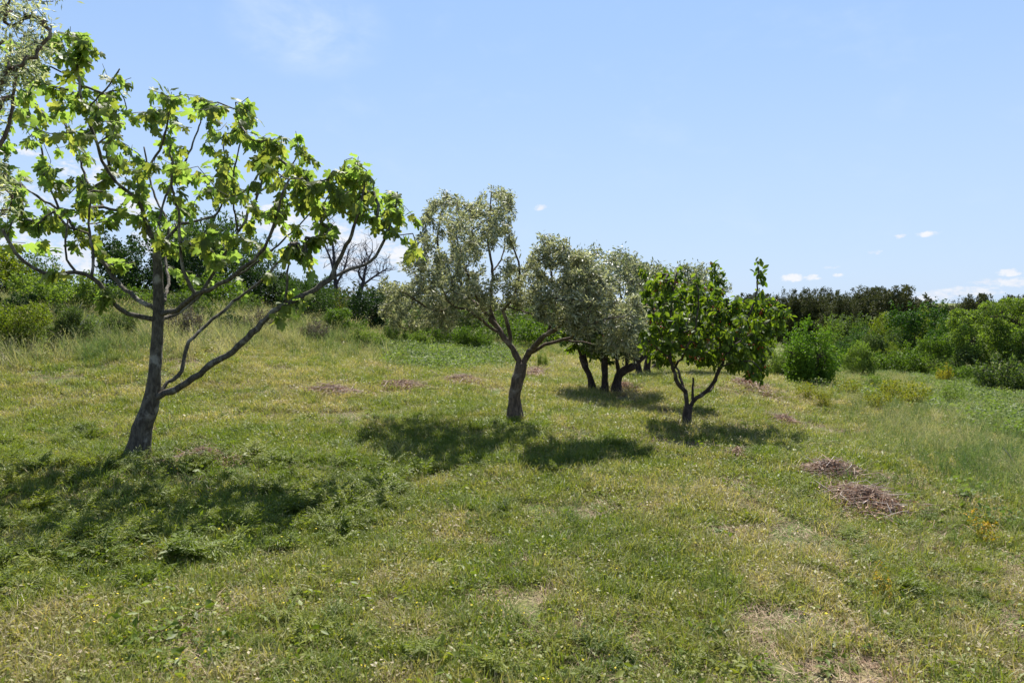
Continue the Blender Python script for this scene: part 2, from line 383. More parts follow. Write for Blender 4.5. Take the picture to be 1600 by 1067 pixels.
# ------------------------------------------------------------------ leaf templates
OL_V = np.array([(0, 0, 0), (.5, .13, .03), (1, 0, -.06), (.5, -.13, .03)], float); OL_T = np.array([(0, 2, 1), (0, 3, 2)])
def fig_leaf(seed, petiole=True):
    rg = np.random.default_rng(seed)
    prof = [(0, 1.0), (10, .97), (19, .83), (26, .6), (31, .56), (38, .74), (48, .87), (58, .85), (67, .7), (76, .5), (86, .5), (100, .6), (120, .58), (145, .45), (168, .2)]
    wid = .72 + rg.random() * .3; dp = .8 + rg.random() * .4
    pts = []
    for sgn in (1, -1):
        L = []
        for a, r in prof:
            if sgn < 0 and a == 0: continue
            rr = r * (1 + rg.normal(0, .04)); 
            if r < .45: rr = r * (1.25 - .3 * dp)
            A = math.radians(a * sgn * wid); L.append((rr * math.cos(A), rr * math.sin(A)))
        pts += L if sgn > 0 else L[::-1]
    pts = np.array(pts); r = np.hypot(pts[:, 0], pts[:, 1])
    cup = rg.normal(0, .22); droop = .25 + rg.random() * .6
    z = -droop * pts[:, 0] * np.abs(pts[:, 0]) * .8 - (.12 + cup) * np.abs(pts[:, 1]) + rg.normal(0, .05, len(pts)) * r
    ring = np.column_stack([pts, z]); mid = ring * [.5, .5, .32]
    n = len(ring); V = np.vstack([[0, 0, 0], mid, ring]); T = []
    for i in range(n):
        j = (i + 1) % n
        T += [(0, 1 + i, 1 + j), (1 + i, 1 + n + i, 1 + n + j), (1 + i, 1 + n + j, 1 + j)]
    if petiole:
        o = len(V); V = np.vstack([V, [(-.55, .012, .12), (-.55, -.012, .12), (-.25, .012, .1), (-.25, -.012, .1), (0.03, .014, .0), (0.03, -.014, .0)]])
        T += [(o, o + 1, o + 3), (o, o + 3, o + 2), (o + 2, o + 3, o + 5), (o + 2, o + 5, o + 4)]
    V = V + (np.array([.55, 0, 0]) if petiole else 0)
    return V, np.array(T)
FIGT = [fig_leaf(s) for s in range(7)]
def oval_leaf(wr, droop, fold):
    xs = [0, .25, .55, .8, 1]; w = [0, .8, 1, .6, 0]; V = []; 
    V.append((0, 0, 0))
    for x, ww in zip(xs[1:4], w[1:4]):
        V += [(x, ww * wr, -droop * x * x + fold * ww), (x, 0, -droop * x * x), (x, -ww * wr, -droop * x * x + fold * ww)]
    V.append((1, 0, -droop))
    T = [(0, 2, 1), (0, 3, 2)]
    for k in (0, 1):
        a = 1 + 3 * k; T += [(a, a + 1, a + 4), (a, a + 4, a + 3), (a + 1, a + 2, a + 5), (a + 1, a + 5, a + 4)]
    T += [(7, 8, 10), (8, 9, 10)]
    return np.array(V, float), np.array(T)
CHT = [oval_leaf(.24, .25, .05), oval_leaf(.28, .1, .1), oval_leaf(.22, .4, .03)]

# ------------------------------------------------------------------ trees from traced limbs
def smooth_path(pts, step=.07):
    pts = np.asarray(pts, float)
    if len(pts) < 3:
        n = max(2, int(np.linalg.norm(pts[-1] - pts[0]) / step) + 1); t = np.linspace(0, 1, n)[:, None]
        return pts[0] * (1 - t) + pts[-1] * t, np.linspace(0, 1, n)
    q = np.vstack([2 * pts[0] - pts[1], pts, 2 * pts[-1] - pts[-2]]); out = []; par = []
    for i in range(1, len(q) - 2):
        n = max(2, int(np.linalg.norm(q[i + 1] - q[i]) / step))
        for k in range(n):
            t = k / n
            out.append(.5 * ((2 * q[i]) + (-q[i - 1] + q[i + 1]) * t + (2 * q[i - 1] - 5 * q[i] + 4 * q[i + 1] - q[i + 2]) * t * t + (-q[i - 1] + 3 * q[i] - 3 * q[i + 1] + q[i + 2]) * t ** 3))
            par.append(i - 1 + t)
    out.append(pts[-1]); par.append(len(pts) - 1)
    out = np.array(out); L = np.concatenate([[0], np.cumsum(np.linalg.norm(np.diff(out, axis=0), axis=1))])
    return out, L / L[-1]

def ramify(limb_nodes, limb_rad, attr, rg, step=.12, lift=.35, droop=0.0, wob=.02):
    """grow twigs from limbs to every attractor point, nearest first; returns tubes and tip rays"""
    pos = [p for p in limb_nodes]; par = [-1] * len(pos); root_r = list(limb_rad)
    A = np.array(attr); left = np.ones(len(A), bool)
    N = np.array(pos); D = np.linalg.norm(A[:, None] - N[None], axis=2)
    best = D.argmin(1); bd = D.min(1); chains = []
    while left.any():
        k = int(np.where(left, bd, 1e9).argmin()); left[k] = False
        s = int(best[k]); p0 = np.array(pos[s]); a = A[k]; L = np.linalg.norm(a - p0)
        if L < .03: continue
        up = np.array([0, 0, 1.0]); mid = (p0 + a) / 2 + up * L * (lift * rg.uniform(.1, .6) * -1 + 0) + rg.normal(0, .06, 3) * L
        if droop: mid = (p0 + a) / 2 + up * L * droop * rg.uniform(.2, 1) + rg.normal(0, .06, 3) * L
        n = max(2, int(L / step)); ids = [s]; ch = [p0]
        for i in range(1, n + 1):
            t = i / n; q = (1 - t) ** 2 * p0 + 2 * t * (1 - t) * mid + t * t * a
            if i < n: q = q + rg.normal(0, wob, 3)
            pos.append(q); par.append(ids[-1]); root_r.append(0); ids.append(len(pos) - 1); ch.append(q)
        chains.append(ids)
        new = np.array(ch[1:]); d2 = np.linalg.norm(A[:, None] - new[None], axis=2) * 1.0
        b2 = d2.argmin(1); m2 = d2.min(1); upd = m2 < bd - 0.02
        base_id = len(pos) - len(new); best = np.where(upd, base_id + b2, best); bd = np.where(upd, m2, bd)
    pos = np.array(pos); cnt = np.zeros(len(pos))
    for c in chains: cnt[c[-1]] += 1
    for i in range(len(pos) - 1, -1, -1):
        if par[i] >= 0: cnt[par[i]] += cnt[i]
    return pos, par, cnt, chains

def tree(name, label, cat, base_d, limbs, attr, leaf_fn, bark, rg, group=None, part_leaves=0, lift=.35, droop=0, tip_r=.0028, step=.12, twig_bark=None, dfun=None, wob=.02, pieces=None):
    """limbs: list of ([(px,py,dd)...], w0, w1) widths in photo pixels; the first is the trunk"""
    world_limbs = []
    for pts, w0, w1 in limbs:
        W = np.array([P(a, b, base_d + c) for a, b, c in pts]); k_ = .88 if not world_limbs else (.74 if bark != 'bark_fig' else .66)
        world_limbs.append((W, w0 / F * base_d / 2 * k_, w1 / F * base_d / 2 * k_))
    base = world_limbs[0][0][0].copy(); gz = H1(base[0], base[1]); base[2] = gz
    world_limbs[0][0][0][2] = gz - .12
    root = thing(name, label, cat, tuple(base), group)
    nodes, rads = [], []
    for i, (W, r0, r1) in enumerate(world_limbs):
        path, t = smooth_path(W); rad = r0 * (1 - t) + r1 * t
        if i == 0: h = path[:, 2] - gz; rad = rad * (1 + .5 * np.exp(-np.maximum(h + .02, 0) / .1) + .12 * np.sin(t * 9 + i) * np.exp(-((t - .45) / .3) ** 2)); path[1:-1] += rg.normal(0, .004, (len(path) - 2, 3))
        else: path[1:-1] += rg.normal(0, min(.006, r0 * .35), (len(path) - 2, 3)); rad = rad * (1 + rg.normal(0, .06, len(rad)))
        mb = MB(); mb.tube(path, rad, 14 if i == 0 else 8, True, .11 if i == 0 else .07, i)
        link('trunk' if i == 0 else 'branch', mb.mesh('trunk' if i == 0 else 'branch', True, base), M[bark], root)
        use = path[:, 2] > gz + .45
        nodes += list(path[use][::2]); rads += list(rad[use][::2])
    pos, par, cnt, chains = ramify(nodes, rads, attr, rg, step, lift, droop, wob)
    mb = MB(); tips = []
    for c in chains:
        pts = pos[c]; r = tip_r * np.sqrt(np.maximum(cnt[c], 1)); r[0] = r[1]
        mb.tube(pts, r, 4, True); tips.append((pts, r))
    if mb.n: link('twigs', mb.mesh('twigs', True, base), M[twig_bark or bark], root, kind='stuff')
    leaf_fn(root, base, tips, rg)
    return root

def place_leaves(root, base, templates, pos, dirs, norms, s, mat, nparts, rg, name='leaf', rest='leaves'):
    """the leaves that show largest are parts of their own, the others one joined part"""
    n = len(pos); px, py = project(pos); dist = np.linalg.norm(pos - [0, 0, EYE], axis=1)
    score = s / dist * np.where((px > -10) & (px < 1610) & (py > -10) & (py < 1077), 1, .01)
    order = np.argsort(-score); big, small = order[:nparts], order[nparts:]
    var = rg.integers(0, len(templates), n)
    if nparts:
        meshes = []
        for V, T in templates:
            me = mesh_tris(name, V, T, False); me.materials.append(mat); meshes.append(me)
        u, v, w = frames(dirs, norms)
        for i in big:
            o = bpy.data.objects.new(name, meshes[var[i]]); COL.objects.link(o); o.parent = root
            mtx = Matrix(((u[i][0], v[i][0], w[i][0]), (u[i][1], v[i][1], w[i][1]), (u[i][2], v[i][2], w[i][2])))
            o.location = Vector(pos[i] - base); o.rotation_mode = 'QUATERNION'; o.rotation_quaternion = mtx.to_quaternion(); o.scale = (s[i],) * 3
    if len(small):
        mb = MB()
        for k, (V, T) in enumerate(templates):
            sel = small[var[small] == k]
            if len(sel): mb.add(*stamp(V, T, pos[sel], dirs[sel], norms[sel], s[sel]))
        link(rest, mb.mesh(rest, False, base), mat, root, kind='stuff')

def leaves_along(tips, rg, per, back, spread, down=0.0, outw=1.0, jit=.02):
    """points and directions of leaves set on the last `back` metres of each twig"""
    Pn, Dn = [], []
    for pts, r in tips:
        seg = np.linalg.norm(np.diff(pts, axis=0), axis=1); L = np.concatenate([[0], np.cumsum(seg)]); tot = L[-1]
        k = rg.poisson(per) if per > 3 else int(per); k = max(1, k)
        for _ in range(k):
            s = tot - back * rg.random() ** 1.2
            if s < 0: s = tot * rg.random()
            i = min(len(seg) - 1, max(0, int(np.searchsorted(L, s) - 1))); t = (s - L[i]) / (seg[i] + 1e-9)
            p = pts[i] * (1 - t) + pts[i + 1] * t; ax = (pts[i + 1] - pts[i]) / (seg[i] + 1e-9)
            q = rg.normal(size=3); q -= ax * (q @ ax); q /= np.linalg.norm(q) + 1e-9
            d = ax * outw + q * spread + np.array([0, 0, -down]); Pn.append(p + rg.normal(0, jit, 3)); Dn.append(d / (np.linalg.norm(d) + 1e-9))
    return np.array(Pn), np.array(Dn)

def poly_attr(poly, n, base_d, spread, rg, gap=0, holes=(), mind=.0):
    """points inside a traced outline with real depth: thick in the middle, thin at the rim"""
    poly = np.array(poly, float); lo, hi = poly.min(0), poly.max(0); out = []
    seg = list(zip(poly, np.roll(poly, -1, 0))); R = min(hi - lo) * .5; pxs = []
    tries = 0
    while len(out) < n and tries < n * 60:
        tries += 1
        p = lo + rg.random(2) * (hi - lo)
        if not inpoly(np.array([p[0]]), np.array([p[1]]), poly)[0]: continue
        if any(math.hypot((p[0] - h[0]) / h[2], (p[1] - h[1]) / h[3]) < 1 for h in holes): continue
        de = min(np.linalg.norm(p - (a + (b - a) * np.clip(((p - a) @ (b - a)) / ((b - a) @ (b - a) + 1e-9), 0, 1))) for a, b in seg)
        if gap and vnoise(p[0], p[1], 1 / gap, n % 7) < .24: continue
        d = base_d + rg.uniform(-1, 1) * spread * min(1, math.sqrt(max(de, 1) / R) * 1.1)
        q = P(p[0], p[1], d)
        if mind and out and np.min(np.linalg.norm(np.array(out) - q, axis=1)) < mind: continue
        out.append(q)
    return np.array(out)

# ---- the fig tree
def fig_leaves(root, base, tips, rg):
    pos, d = leaves_along(tips, rg, 10, .5, 1.1, down=.25, outw=.5, jit=.01)
    n = len(pos); d[:, 2] -= rg.uniform(.2, 1.3, n); d /= np.linalg.norm(d, axis=1)[:, None]
    norms = np.tile([0., 0, 1], (n, 1)) * 1.0 + rg.normal(0, .45, (n, 3)) - d * .2
    s = rg.uniform(.045, .105, n) * np.where(rg.random(n) < .15, .6, 1)
    place_leaves(root, base, FIGT, pos, d, norms, s, M['fig'], 300, rg)
    # closed leaf tips standing up at the shoot ends
fig_limbs = [
    ([(214, 707, 0), (222, 668, 0), (236, 628, 0), (243, 570, 0), (248, 498, 0), (247, 450, 0), (245, 392, 0)], 34, 13),
    ([(240, 622, 0), (284, 603, -.1), (328, 572, -.2), (372, 542, -.3), (416, 498, -.35), (446, 474, -.35), (481, 459, -.35), (516, 437, -.3)], 17, 12),
    ([(516, 437, -.3), (525, 415, -.3), (538, 390, -.35), (553, 355, -.5), (566, 306, -.6), (569, 280, -.6)], 11, 4),
    ([(516, 437, -.3), (545, 421, -.2), (578, 410, -.05), (596, 383, 0), (612, 341, .1), (620, 312, .1)], 9, 4),
    ([(446, 474, -.35), (449, 440, -.4), (450, 400, -.5)], 7, 3),
    ([(242, 622, .05), (262, 600, .2), (284, 580, .35), (289, 555, .45), (297, 533, .5), (324, 506, .7), (350, 485, .85), (381, 459, 1.0), (411, 437, 1.1), (440, 405, 1.2)], 11, 6),
    ([(248, 490, 0), (271, 487, -.1), (306, 461, -.3), (341, 446, -.5), (385, 415, -.7), (411, 389, -.8), (431, 345, -.9), (442, 302, -1), (452, 280, -1)], 13, 4),
    ([(250, 498, 0), (280, 488, .2), (315, 457, .35), (345, 405, .5), (372, 363, .6), (398, 315, .7), (411, 271, .75), (407, 227, .8)], 11, 4),
    ([(306, 461, -.3), (288, 425, -.35), (282, 394, -.4), (280, 341, -.5), (270, 290, -.6), (267, 227, -.7)], 8, 4),
    ([(340, 446, .4), (375, 428, .55), (420, 395, .7), (470, 350, .8), (500, 315, .8)], 6, 3.5),
    ([(247, 500, 0), (212, 494, -.15), (179, 476, -.3), (163, 455, -.4), (144, 433, -.5), (118, 424, -.6), (87, 430, -.7), (52, 419, -.8), (24, 395, -.9), (4, 359, -1.0)], 12, 6),
    ([(245, 486, 0), (197, 454, .2), (170, 422, .3), (144, 389, .4), (124, 372, .45), (100, 335, .5), (57, 306, .6), (26, 284, .7)], 12, 5),
    ([(118, 424, -.6), (104, 405, -.65), (102, 375, -.7), (106, 345, -.7)], 5, 3),
    ([(143, 432, -.5), (145, 400, -.45), (138, 350, -.4), (140, 300, -.4)], 7, 4),
    ([(245, 394, 0), (238, 372, -.05), (227, 345, -.1), (216, 313, -.15), (193, 296, -.2), (170, 272, -.25), (151, 227, -.35), (135, 180, -.45), (122, 125, -.55), (123, 82, -.6)], 11, 4),
    ([(240, 375, 0), (215, 345, .3), (192, 332, .45), (165, 325, .55), (149, 306, .65), (131, 271, .8), (120, 230, .9), (100, 190, 1.0), (78, 140, 1.1)], 8, 4),
    ([(246, 392, 0), (271, 363, .1), (283, 350, .15), (310, 345, .2), (341, 332, .3), (350, 302, .35), (358, 270, .4)], 8, 3.5),
    ([(247, 392, 0), (248, 350, .4), (262, 300, .7), (290, 250, .9), (313, 190, 1.0), (312, 162, 1.0)], 7, 3.5),
    ([(216, 313, -.15), (222, 275, -.35), (250, 235, -.5), (262, 190, -.7), (262, 150, -.8)], 6, 3),
    ([(151, 227, -.35), (170, 212, -.4), (192, 213, -.45)], 4.5, 3),
    ([(136, 170, -.45), (155, 150, -.6), (172, 132, -.7), (187, 108, -.8)], 4.5, 2.5),
    ([(372, 363, .6), (362, 300, .3), (372, 240, .2), (383, 175, .2)], 5, 3),
    ([(398, 305, .7), (430, 285, .8), (452, 262, .9), (470, 235, 1.0)], 5, 3),
    ([(256, 470, .1), (264, 440, .5), (258, 405, .7), (262, 350, .9), (240, 300, 1.1), (225, 230, 1.2)], 9, 4),
    ([(24, 395, -.9), (12, 370, -.8), (20, 345, -.8)], 4, 3),
    ([(92, 327, .5), (70, 270, .55), (62, 215, .6), (40, 160, .7)], 6, 3),
]
fig_poly = [(-30, 120), (20, 60), (60, 50), (100, 38), (128, 48), (146, 90), (150, 118), (172, 140), (188, 112), (200, 122), (225, 146), (262, 140), (300, 148), (330, 160), (370, 168), (392, 170), (408, 205),
            (440, 215), (466, 214), (478, 240), (500, 262), (522, 270), (540, 250), (556, 244), (572, 262), (578, 295), (600, 312), (622, 300), (640, 338), (655, 360), (648, 396), (628, 402), (600, 372), (572, 350), (540, 372), (505, 350), (488, 372), (482, 430),
            (450, 440), (415, 400), (400, 420), (370, 425), (330, 415), (280, 408), (250, 372), (205, 385), (185, 360), (150, 385), (100, 400), (60, 395), (30, 372), (-20, 350)]
rg = np.random.default_rng(11)
fa = np.vstack([poly_attr(fig_poly, 235, 7.0, 1.5, rg, gap=30, mind=.15), poly_attr([(400, 225), (466, 214), (500, 262), (560, 262), (600, 315), (640, 338), (650, 380), (560, 345), (480, 380), (420, 330)], 40, 6.7, .6, rg)])
extra = [P(*q) for q in [(122, 50, 6.4), (110, 42, 6.6), (136, 60, 6.3), (128, 78, 6.4), (187, 108, 6.2), (123, 70, 6.4), (312, 150, 8), (383, 158, 7.2), (450, 470, 6.6), (452, 455, 6.7), (470, 470, 6.5), (440, 500, 6.6), (556, 250, 6.4), (566, 262, 6.4), (621, 300, 7.1),
                         (645, 365, 7.1), (640, 392, 7.1), (612, 330, 7.0), (85, 420, 6.3), (165, 448, 6.6), (172, 462, 6.6), (150, 470, 6.5), (185, 410, 7.3), (210, 408, 7.5), (360, 395, 7.9), (330, 440, 8.0), (300, 425, 7.9),
                         (375, 435, 8.1), (345, 380, 7.8), (420, 420, 8.1), (12, 345, 6.2), (40, 380, 6.3), (60, 350, 6.8), (478, 395, 6.6), (484, 420, 6.5), (465, 380, 6.5), (270, 225, 6.3), (405, 215, 7.8), (262, 145, 6.2)]]
rim = [(205, 122), (232, 140), (262, 138), (285, 148), (312, 150), (340, 160), (368, 160), (388, 152), (402, 185), (415, 212), (440, 212), (462, 205), (478, 240), (498, 255), (520, 268), (540, 250), (560, 245), (575, 275), (596, 308), (612, 300), (632, 322), (650, 352), (656, 378), (645, 392),
       (420, 260), (440, 290), (430, 330), (455, 310), (470, 280), (400, 250), (350, 210), (330, 230), (300, 200), (250, 190), (225, 175), (160, 100), (150, 80), (95, 60)]
extra = np.vstack([extra, [P(a, b, 7.0 + .8 * math.sin(a * .37)) for a, b in rim]])
tree('fig_tree', 'fig tree with big lobed bright green leaves and a low forked grey trunk', 'tree', 7.0, fig_limbs, np.vstack([fa, extra]), fig_leaves, 'bark_fig', rg, lift=.5, tip_r=.003, step=.14)

# ---- olive trees
def olive_leaves(per, back, size, mat='olive', tmpl=None, parts=0, wide=1.0, spread=.9, jf=.8):
    T = [(OL_V * [1, wide, 1], OL_T)]
    def f(root, base, tips, rg):
        pos, d = leaves_along(tips, rg, per, back, spread, down=.05, outw=.7, jit=size * jf)
        n = len(pos); norms = rg.normal(0, 1, (n, 3)) + [0, 0, .6]; s = rg.uniform(.65, 1.2, n) * size
        place_leaves(root, base, T, pos, d, norms, s, M[mat], parts, rg)
    return f
olive_limbs = [
    ([(806, 664, 0), (804, 640, 0), (805, 612, 0), (812, 585, 0), (815, 568, 0)], 25, 20),
    ([(814, 574, 0), (806, 554, 0), (794, 535, 0), (779, 516, .05), (768, 500, .1), (756, 485, .15), (729, 462, .3), (700, 430, .5), (684, 380, .6), (690, 330, .6)], 14, 3),
    ([(816, 572, 0), (825, 554, 0), (837, 539, -.25), (856, 522, -.5), (879, 508, -.8), (906, 480, -1.05), (925, 445, -1.2)], 14, 4),
    ([(781, 520, .05), (760, 508, -.1), (737, 488, -.3), (714, 481, -.45), (679, 484, -.6), (650, 470, -.8), (622, 450, -.9)], 7, 3),
    ([(796, 537, 0), (793, 508, -.05), (787, 485, -.1), (797, 472, -.15), (806, 455, -.2), (812, 420, -.3), (800, 380, -.3)], 9, 3),
    ([(775, 508, .1), (766, 478, .15), (770, 424, .2), (762, 378, .2), (767, 320, .2), (768, 300, .2)], 8, 2.5),
    ([(756, 487, .15), (735, 440, -.2), (720, 400, -.4), (712, 350, -.5)], 6, 2.5),
    ([(828, 552, -.05), (852, 539, -.2), (879, 531, -.4), (898, 522, -.6), (930, 500, -.8), (965, 470, -1.0)], 8, 3),
    ([(879, 531, -.4), (910, 535, -.6), (935, 540, -.8), (950, 548, -.9)], 4, 2),
    ([(856, 522, -.5), (868, 480, -.6), (862, 430, -.8), (858, 395, -.9)], 6, 2.5),
    ([(795, 480, -.1), (830, 490, -.4), (856, 490, -.6), (880, 486, -.8)], 4, 2),
    ([(879, 508, -.8), (905, 515, -1.1), (940, 500, -1.4), (975, 495, -1.5)], 5, 2),
    ([(770, 424, .2), (785, 400, .5), (790, 360, .7)], 4, 2),
    ([(714, 481, -.45), (700, 470, -1.0), (690, 450, -1.3)], 4, 2),
]
ol_poly = [(595, 440), (612, 425), (640, 398), (655, 360), (668, 318), (685, 300), (712, 298), (728, 318), (742, 322), (752, 298), (775, 290), (800, 298), (803, 330), (796, 360), (812, 385), (806, 410), (822, 412), (834, 385),
           (852, 368), (880, 376), (902, 388), (925, 402), (940, 440), (990, 460), (1015, 500), (1000, 540), (955, 552), (920, 525), (890, 520), (862, 500), (835, 505), (815, 480), (790, 470), (760, 490), (720, 505), (700, 520), (660, 512), (615, 515), (596, 490)]
rg = np.random.default_rng(21)
ol_left = [(595, 440), (612, 425), (640, 398), (655, 360), (668, 318), (685, 300), (712, 298), (728, 318), (742, 322), (752, 298), (775, 290), (800, 298), (803, 330), (796, 360), (812, 385), (806, 410), (822, 412), (834, 392),
           (850, 420), (845, 470), (815, 480), (790, 470), (760, 490), (720, 505), (700, 520), (660, 512), (615, 515), (596, 490)]
ol_right = [(830, 395), (852, 368), (880, 376), (902, 388), (925, 402), (945, 440), (990, 460), (1015, 500), (1000, 540), (955, 552), (920, 525), (890, 520), (862, 505), (835, 500), (830, 440)]
oa = np.vstack([poly_attr(ol_left, 560, 8.9, 1.7, rg, gap=14, mind=.09), poly_attr(ol_right, 330, 7.95, .65, rg, gap=14, mind=.08)])
tree('olive_tree', 'nearer olive tree with silvery blossoming crown and split leaning trunk, centre of the meadow', 'tree', 9.0, olive_limbs, oa,
     olive_leaves(56, .3, .06, wide=1.15, spread=.65, jf=.45), 'bark_olive', rg, droop=.12, tip_r=.0015, step=.12)

ol2_limbs = [
    ([(961, 611, 0), (965, 595, 0), (971, 582, 0), (990, 572, 0)], 17, 13),
    ([(988, 573, 0), (1003, 560, .1), (1014, 549, .2), (1030, 520, .4), (1040, 480, .6)], 11, 4),
    ([(966, 592, 0), (964, 567, -.1), (955, 530, -.3), (945, 480, -.5), (940, 430, -.5)], 9, 3),
    ([(980, 577, 0), (978, 540, .3), (972, 480, .5), (965, 430, .5)], 8, 3),
    ([(955, 530, -.3), (925, 500, -.6), (900, 470, -.9)], 5, 3), ([(972, 500, .5), (1000, 460, .2), (1010, 440, 0)], 5, 3)]
rg = np.random.default_rng(22)
oa = poly_attr([(880, 440), (905, 400), (930, 392), (950, 388), (975, 395), (1005, 418), (1022, 455), (1025, 510), (1010, 545), (985, 556), (950, 552), (905, 540), (880, 500)], 420, 13.0, 1.6, rg, gap=24)
oa = np.vstack([oa, poly_attr([(985, 470), (1030, 440), (1085, 450), (1110, 490), (1080, 540), (1010, 545)], 120, 11.3, .7, rg)])  # extra foliage added behind the cherry to cast shade on the meadow
tree('olive_tree', 'second olive tree whose dark trunk leans right beside the straight upright trunk, grey green crown', 'tree', 13.0, ol2_limbs, oa,
     olive_leaves(52, .45, .082, 'olive_far', wide=1.4), 'bark_dark', rg, group='olive trees in the back rows', droop=.12, tip_r=.002, step=.2)
for k, (bx, lean, label) in enumerate([(999, -6, 'far olive tree, leftmost of the three dark trunks close together behind the cherry'),
                                       (1010, 3, 'far olive tree, middle of the three dark trunks close together behind the cherry'),
                                       (1020, 14, 'far olive tree, right leaning last of the three dark trunks behind the cherry')]):
    rg = np.random.default_rng(30 + k); dd = 17.5 + k * 1.6
    by = 588
    limbs = [([(bx, by, 0), (bx + lean * .3, by - 14, 0), (bx + lean, by - 28, 0)], 13, 10),
             ([(bx + lean, by - 27, 0), (bx + lean + 12, 530, .3), (bx + 30 + k * 12, 480, .5), (bx + 34 + k * 16, 440, .5)], 8, 3),
             ([(bx + lean, by - 27, 0), (bx + lean - 8, 530, -.3), (bx - 6 + k * 16, 480, -.5), (bx + k * 20, 445, -.5)], 8, 3)]
    cx = 1012 + k * 44
    poly = [(cx - 38, 470), (cx - 30, 435), (cx - 8, 416 - k % 2 * 5), (cx + 18, 414 + k * 3), (cx + 36, 440), (cx + 42, 490), (cx + 30, 535), (cx, 545), (cx - 30, 530)]
    tree('olive_tree', label, 'tree', dd, limbs, poly_attr(poly, 170, dd, 1.4, rg), olive_leaves(50, .5, .11, 'olive_far', wide=1.5), 'bark_dark', rg,
         group='olive trees in the back rows', droop=.12, tip_r=.003, step=.3)

# ---- cherry trees
def cherry_leaves(per, size, parts, fruit=0, mat='cherry', back=.3):
    def f(root, base, tips, rg):
        pos, d = leaves_along(tips, rg, per, back, 1.0, down=.6, outw=.25, jit=.02)
        n = len(pos); d[:, 2] -= rg.uniform(0, .8, n); norms = rg.normal(0, .6, (n, 3)) + [0, 0, .8]; s = rg.uniform(.7, 1.25, n) * size
        place_leaves(root, base, CHT, pos, d, norms, s, M[mat], parts, rg)
        if fruit:
            o, idx = MB(), rg.integers(0, len(pos), fruit)
            a = .0125
            oct_v = np.array([(1, 0, 0), (-1, 0, 0), (0, 1, 0), (0, -1, 0), (0, 0, 1), (0, 0, -1)], float)
            oct_t = np.array([(0, 2, 4), (2, 1, 4), (1, 3, 4), (3, 0, 4), (2, 0, 5), (1, 2, 5), (3, 1, 5), (0, 3, 5)])
            c = np.repeat(pos[idx], 5, 0) + rg.normal(0, .022, (fruit * 5, 3)) + [0, 0, -.05]
            o.add(*stamp(oct_v, oct_t, c, rdir(len(c), rg), rdir(len(c), rg), np.full(len(c), a)))
            link('cherries', o.mesh('cherries', True, base), M['fruit'], root, kind='stuff')
    return f
ch_limbs = [
    ([(1073, 665, 0), (1073, 648, 0), (1076, 634, 0)], 15, 14),
    ([(1074, 642, 0), (1071, 613, -.05), (1062, 602, -.1), (1054, 583, -.2), (1047, 560, -.25), (1045, 520, -.3), (1050, 470, -.35), (1058, 425, -.35)], 10, 3),
    ([(1071, 614, 0), (1064, 596, .1), (1056, 572, .25), (1042, 540, .4), (1025, 500, .55), (1012, 450, .6), (1003, 425, .6)], 6, 3),
    ([(1078, 636, 0), (1088, 622, -.05), (1102, 613, -.1), (1115, 597, -.2), (1124, 575, -.3), (1140, 545, -.4), (1160, 510, -.5), (1180, 470, -.5), (1186, 420, -.5)], 9, 2.5),
    ([(1102, 614, -.1), (1114, 605, .1), (1122, 580, .3), (1125, 540, .4), (1122, 480, .5), (1115, 425, .5)], 6, 2.5),
    ([(1082, 624, 0), (1083, 605, 0), (1083, 590, 0)], 6, 4),
    ([(1124, 575, -.3), (1150, 565, -.5), (1175, 565, -.7), (1190, 580, -.8)], 4, 2),
    ([(1140, 545, -.4), (1175, 520, -.2), (1210, 495, 0), (1232, 490, .1)], 5, 2),
    ([(1054, 575, -.2), (1075, 540, -.6), (1088, 500, -.8), (1092, 450, -.8)], 5, 2.5),
    ([(1047, 560, -.25), (1028, 545, -.5), (1010, 530, -.7)], 4, 2),
]
rg = np.random.default_rng(41)
ch_poly = [(1000, 470), (1006, 440), (1025, 422), (1060, 432), (1068, 448), (1085, 455), (1100, 440), (1128, 445), (1140, 466), (1168, 470), (1190, 468), (1215, 470), (1234, 484), (1226, 505), (1205, 520), (1195, 555), (1196, 598), (1172, 590),
           (1150, 575), (1128, 568), (1090, 572), (1062, 556), (1030, 568), (1008, 545), (998, 510)]
ca = np.vstack([poly_attr(ch_poly, 380, 9.1, 1.3, rg, mind=.11), poly_attr([(1110, 480), (1150, 462), (1215, 470), (1236, 490), (1212, 530), (1196, 580), (1140, 570)], 90, 9.7, .9, rg, mind=.1)])
sh = [P(*q) for q in [(1150, 470, 8.8), (1145, 490, 8.9), (1160, 520, 8.8), (1140, 530, 9), (1135, 470, 9.2), (1165, 545, 8.8), (1170, 480, 8.7), (1188, 462, 8.6), (1180, 475, 8.6), (1112, 440, 9.4), (1085, 455, 8.5), (1187, 405, 8.6), (1186, 422, 8.6), (1189, 438, 8.6), (1184, 452, 8.6), (1111, 410, 9.5), (1114, 425, 9.5), (1120, 432, 9.6), (1062, 412, 8.8), (1066, 430, 8.8), (1000, 418, 9.7), (1008, 428, 9.6), (1035, 420, 9.3),
                      (1045, 425, 9.2), (1089, 428, 8.4), (1088, 442, 8.4), (1128, 425, 9.6), (1132, 438, 9.6), (1030, 440, 9.3), (1205, 470, 9.2), (1238, 492, 9.2), (1218, 482, 9.2)]]
tree('cherry_tree', 'small cherry tree with drooping dark green leaves, orange fruit and several stems from one foot', 'tree', 9.1, ch_limbs, np.vstack([ca, sh]),
     cherry_leaves(15, .085, 300, 150), 'bark_cherry', rg, lift=-.2, tip_r=.003, step=.12)
